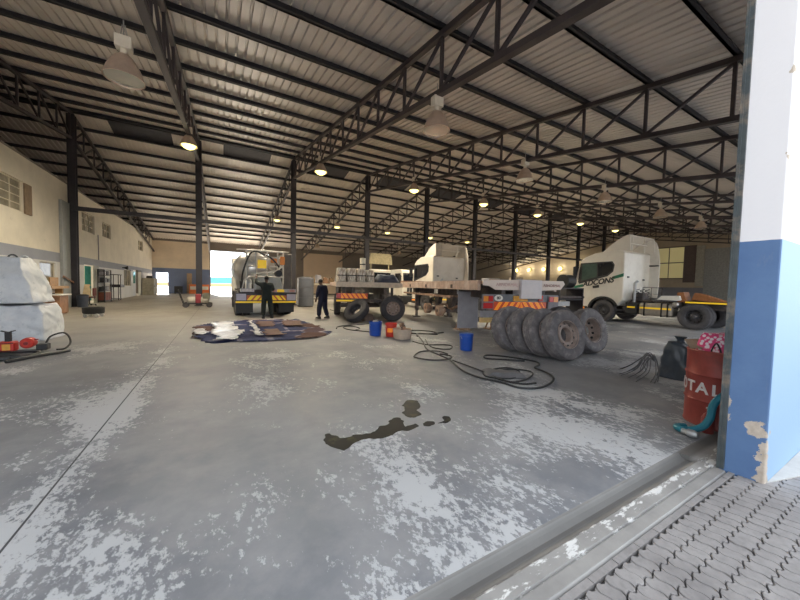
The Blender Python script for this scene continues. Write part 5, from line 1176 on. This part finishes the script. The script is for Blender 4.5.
ob('lower_shelf', MB().box(-2.2, 2.5, -.4, .4, .35, .4), CHASSIS, wb)
random.seed(5); BRN = mat('brown_parts', (.24, .15, .075), .7, 0, .4)
for k in range(8):
    o = tag(lumpy('machine_part', .44, .45, .42 + .2 * (k % 3 == 1), 80 + k, .06, [BRN, GREYP, WOOD][k % 3], .25, 5), f'brown grey machine part heaped on the pale workbench, {ORD[k]} from the left', 'part', 'machine parts on the workbench'); o.location = (8.0 - 1.9 + k * .52, 24.6 + .1 * (k % 2), 1.582)
    ob('bolt_head', MB().cyl((0, -.1, .3), (0, -.1, .50), .04, 8), RIM_D, o)
# distant trucks facing us behind the two flatbeds
def far_cab(loc, label, sc_=1, roofz=2.75, cap=None, rz=0):
    t_ = thing('truck', label, 'truck', loc, rz)
    ob('cab', MB().prism([(-1.0, .8), (-1.02, 1.5), (-.85, roofz - .1), (-.6, roofz), (.9, roofz), (.9, .8)], -1.1, 1.1, 'x'), CABW, t_, bevel=.06)
    ob('windscreen', MB().add([(sx * 1.0, y, z) for y, z in ((-1.01, 1.62), (-.885, roofz - .28)) for sx in (-1, 1)] + [(sx * 1.0, y + .06, z) for y, z in ((-1.01, 1.62), (-.885, roofz - .28)) for sx in (-1, 1)], [(0, 1, 3, 2), (4, 6, 7, 5), (0, 2, 6, 4), (1, 5, 7, 3), (0, 4, 5, 1), (2, 3, 7, 6)]), GLASS_DARK, t_)
    ob('side_window', MB().prism([(-.8, 1.65), (-.7, roofz - .3), (.1, roofz - .3), (.1, 1.65)], -1.115, 1.115, 'x'), GLASS_DARK, t_)
    ob('bumper', MB().box(-1.1, 1.1, -1.1, -.95, .35, .8), BLACK, t_, bevel=.04); ob('grille', MB().box(-.7, .7, -1.04, -1.0, .85, 1.4), BLACK, t_)
    ob('chassis', MB().box(-.5, .5, -.8, 2.6, .6, .85), CHASSIS, t_)
    for sx in (-1, 1): vehicle_wheel(t_, (sx * .95, -.2, .53), -PI / 2 if sx < 0 else PI / 2, 'out'); vehicle_wheel(t_, (sx * .95, 2.1, .53), -PI / 2 if sx < 0 else PI / 2, 'in'); ob('mirror', MB().box(sx * 1.28 - .09, sx * 1.28 + .09, -.98, -.9, 1.75, 2.3).beam((sx * 1.1, -.9, 2.2), (sx * 1.25, -.94, 2.2), .04, .04), BLACK, t_)
    if cap: ob('roof_cap', MB().prism([(-1.02, cap[0]), (-.86, cap[1]), (1.06, cap[1]), (1.2, cap[0])], -.6, -.45, 'y').beam((-.8, -.5, roofz - .02), (-.8, -.5, cap[0] + .05), .06, .06).beam((.9, -.5, roofz - .02), (.9, -.5, cap[0] + .05), .06, .06), mat('cream_cap', (.66, .56, .33), .5), t_)
    return t_
far_cab((12.55, 20.9, 0), 'white truck cab facing us, peeping out left of the white tractor cab')
far_cab((11.9, 25.2, 0), 'dark fronted truck with a cream roof board, behind the bundles on the far flatbed', 1, 2.9, (3.35, 4.25))
# clutter at the back right
GRB = mat('crate_brown', (.15, .11, .08), .8, 0, .4)
k = 0
for (x, y, sx, sy, z0, h, mt) in ((25.5, 27.5, 2.4, 1.6, 0, 1.2, GRB), (25.5, 27.5, 2.2, 1.5, 1.2, 1.1, BRN), (28.2, 27.8, 2.2, 1.6, 0, 1.5, GRB), (28.2, 27.8, 1.8, 1.2, 1.5, 1.2, GREYP), (31.0, 28.0, 2.4, 1.6, 0, 1.3, GRB), (31.0, 28.0, 2.0, 1.4, 1.3, 1.1, BRN), (33.4, 28.5, 1.2, 1.2, 0, 3.0, mat('pale_locker', (.5, .42, .34)))):
    k += 1; o = tag(ob('crate', MB().box(-sx / 2, sx / 2, -sy / 2, sy / 2, .1, h - .02).box(-sx / 2, sx / 2, -sy / 2, -sy / 2 + .12, 0, .1).box(-sx / 2, sx / 2, sy / 2 - .12, sy / 2, 0, .1), mt, bevel=.02, loc=(x, y, z0)),
        ['large brown crate at the bottom left of the stacks at the back', 'brown crate on top of the leftmost stack at the back', 'tall brown crate at the bottom of the middle stack at the back', 'grey crate on top of the middle stack at the back', 'brown crate at the bottom of the right stack at the back', 'brown crate on top of the right stack at the back', 'tall pale locker right of the crate stacks at the back'][k - 1], 'crate')
    s_ = MB()
    for q in range(3): s_.box(-sx / 2 - .012, sx / 2 + .012, -sy / 2 - .02, -sy / 2 - .001, .16 + q * (h - .3) / 2.2, .26 + q * (h - .3) / 2.2)
    ob('slats', s_, RUST if k != 7 else GREYP, o)
# dark wheeled rack between the flatbed and the lettered tractor
cg = thing('pipe_rack', 'dark wheeled pipe rack between the flatbed and the lettered tractor', 'rack', (13.6, 8.9, 0))
ob('frame', MB().box(-.9, .9, -.4, -.34, .5, .56).box(-.9, .9, .34, .4, .5, .56).box(-.9, -.84, -.4, .4, .5, 1.6).box(.84, .9, -.4, .4, .5, 1.6).box(-.9, .9, -.4, .4, 1.05, 1.1).box(-.9, .9, -.4, .4, 1.55, 1.6), STEEL, cg)
for k in range(5): ob('pipe', MB().cyl((-1.1 + .05 * k, -.3 + .15 * k, 1.18), (1.05, -.3 + .15 * k, 1.18), .06, 10), CHASSIS, cg)
ob('drum_part', MB().lathe([(.001, -.3), (.3, -.3), (.3, .3), (.001, .3)], 20, (.2, 0, 1.90), 'x'), BLACK, cg)
ob('white_tray', MB().box(-1.0, -.2, -.45, -.3, .8, 1.0), GALV, cg)
for x in (-.75, .75):
    for y in (-.35, .35): ob('wheel', MB().lathe([(.001, -.06), (.2, -.06), (.25, 0), (.2, .06), (.001, .06)], 18, (x, y, .25), 'y').box(x - .04, x + .04, y - .03, y + .03, .25, .5), RUBBER_D, cg)
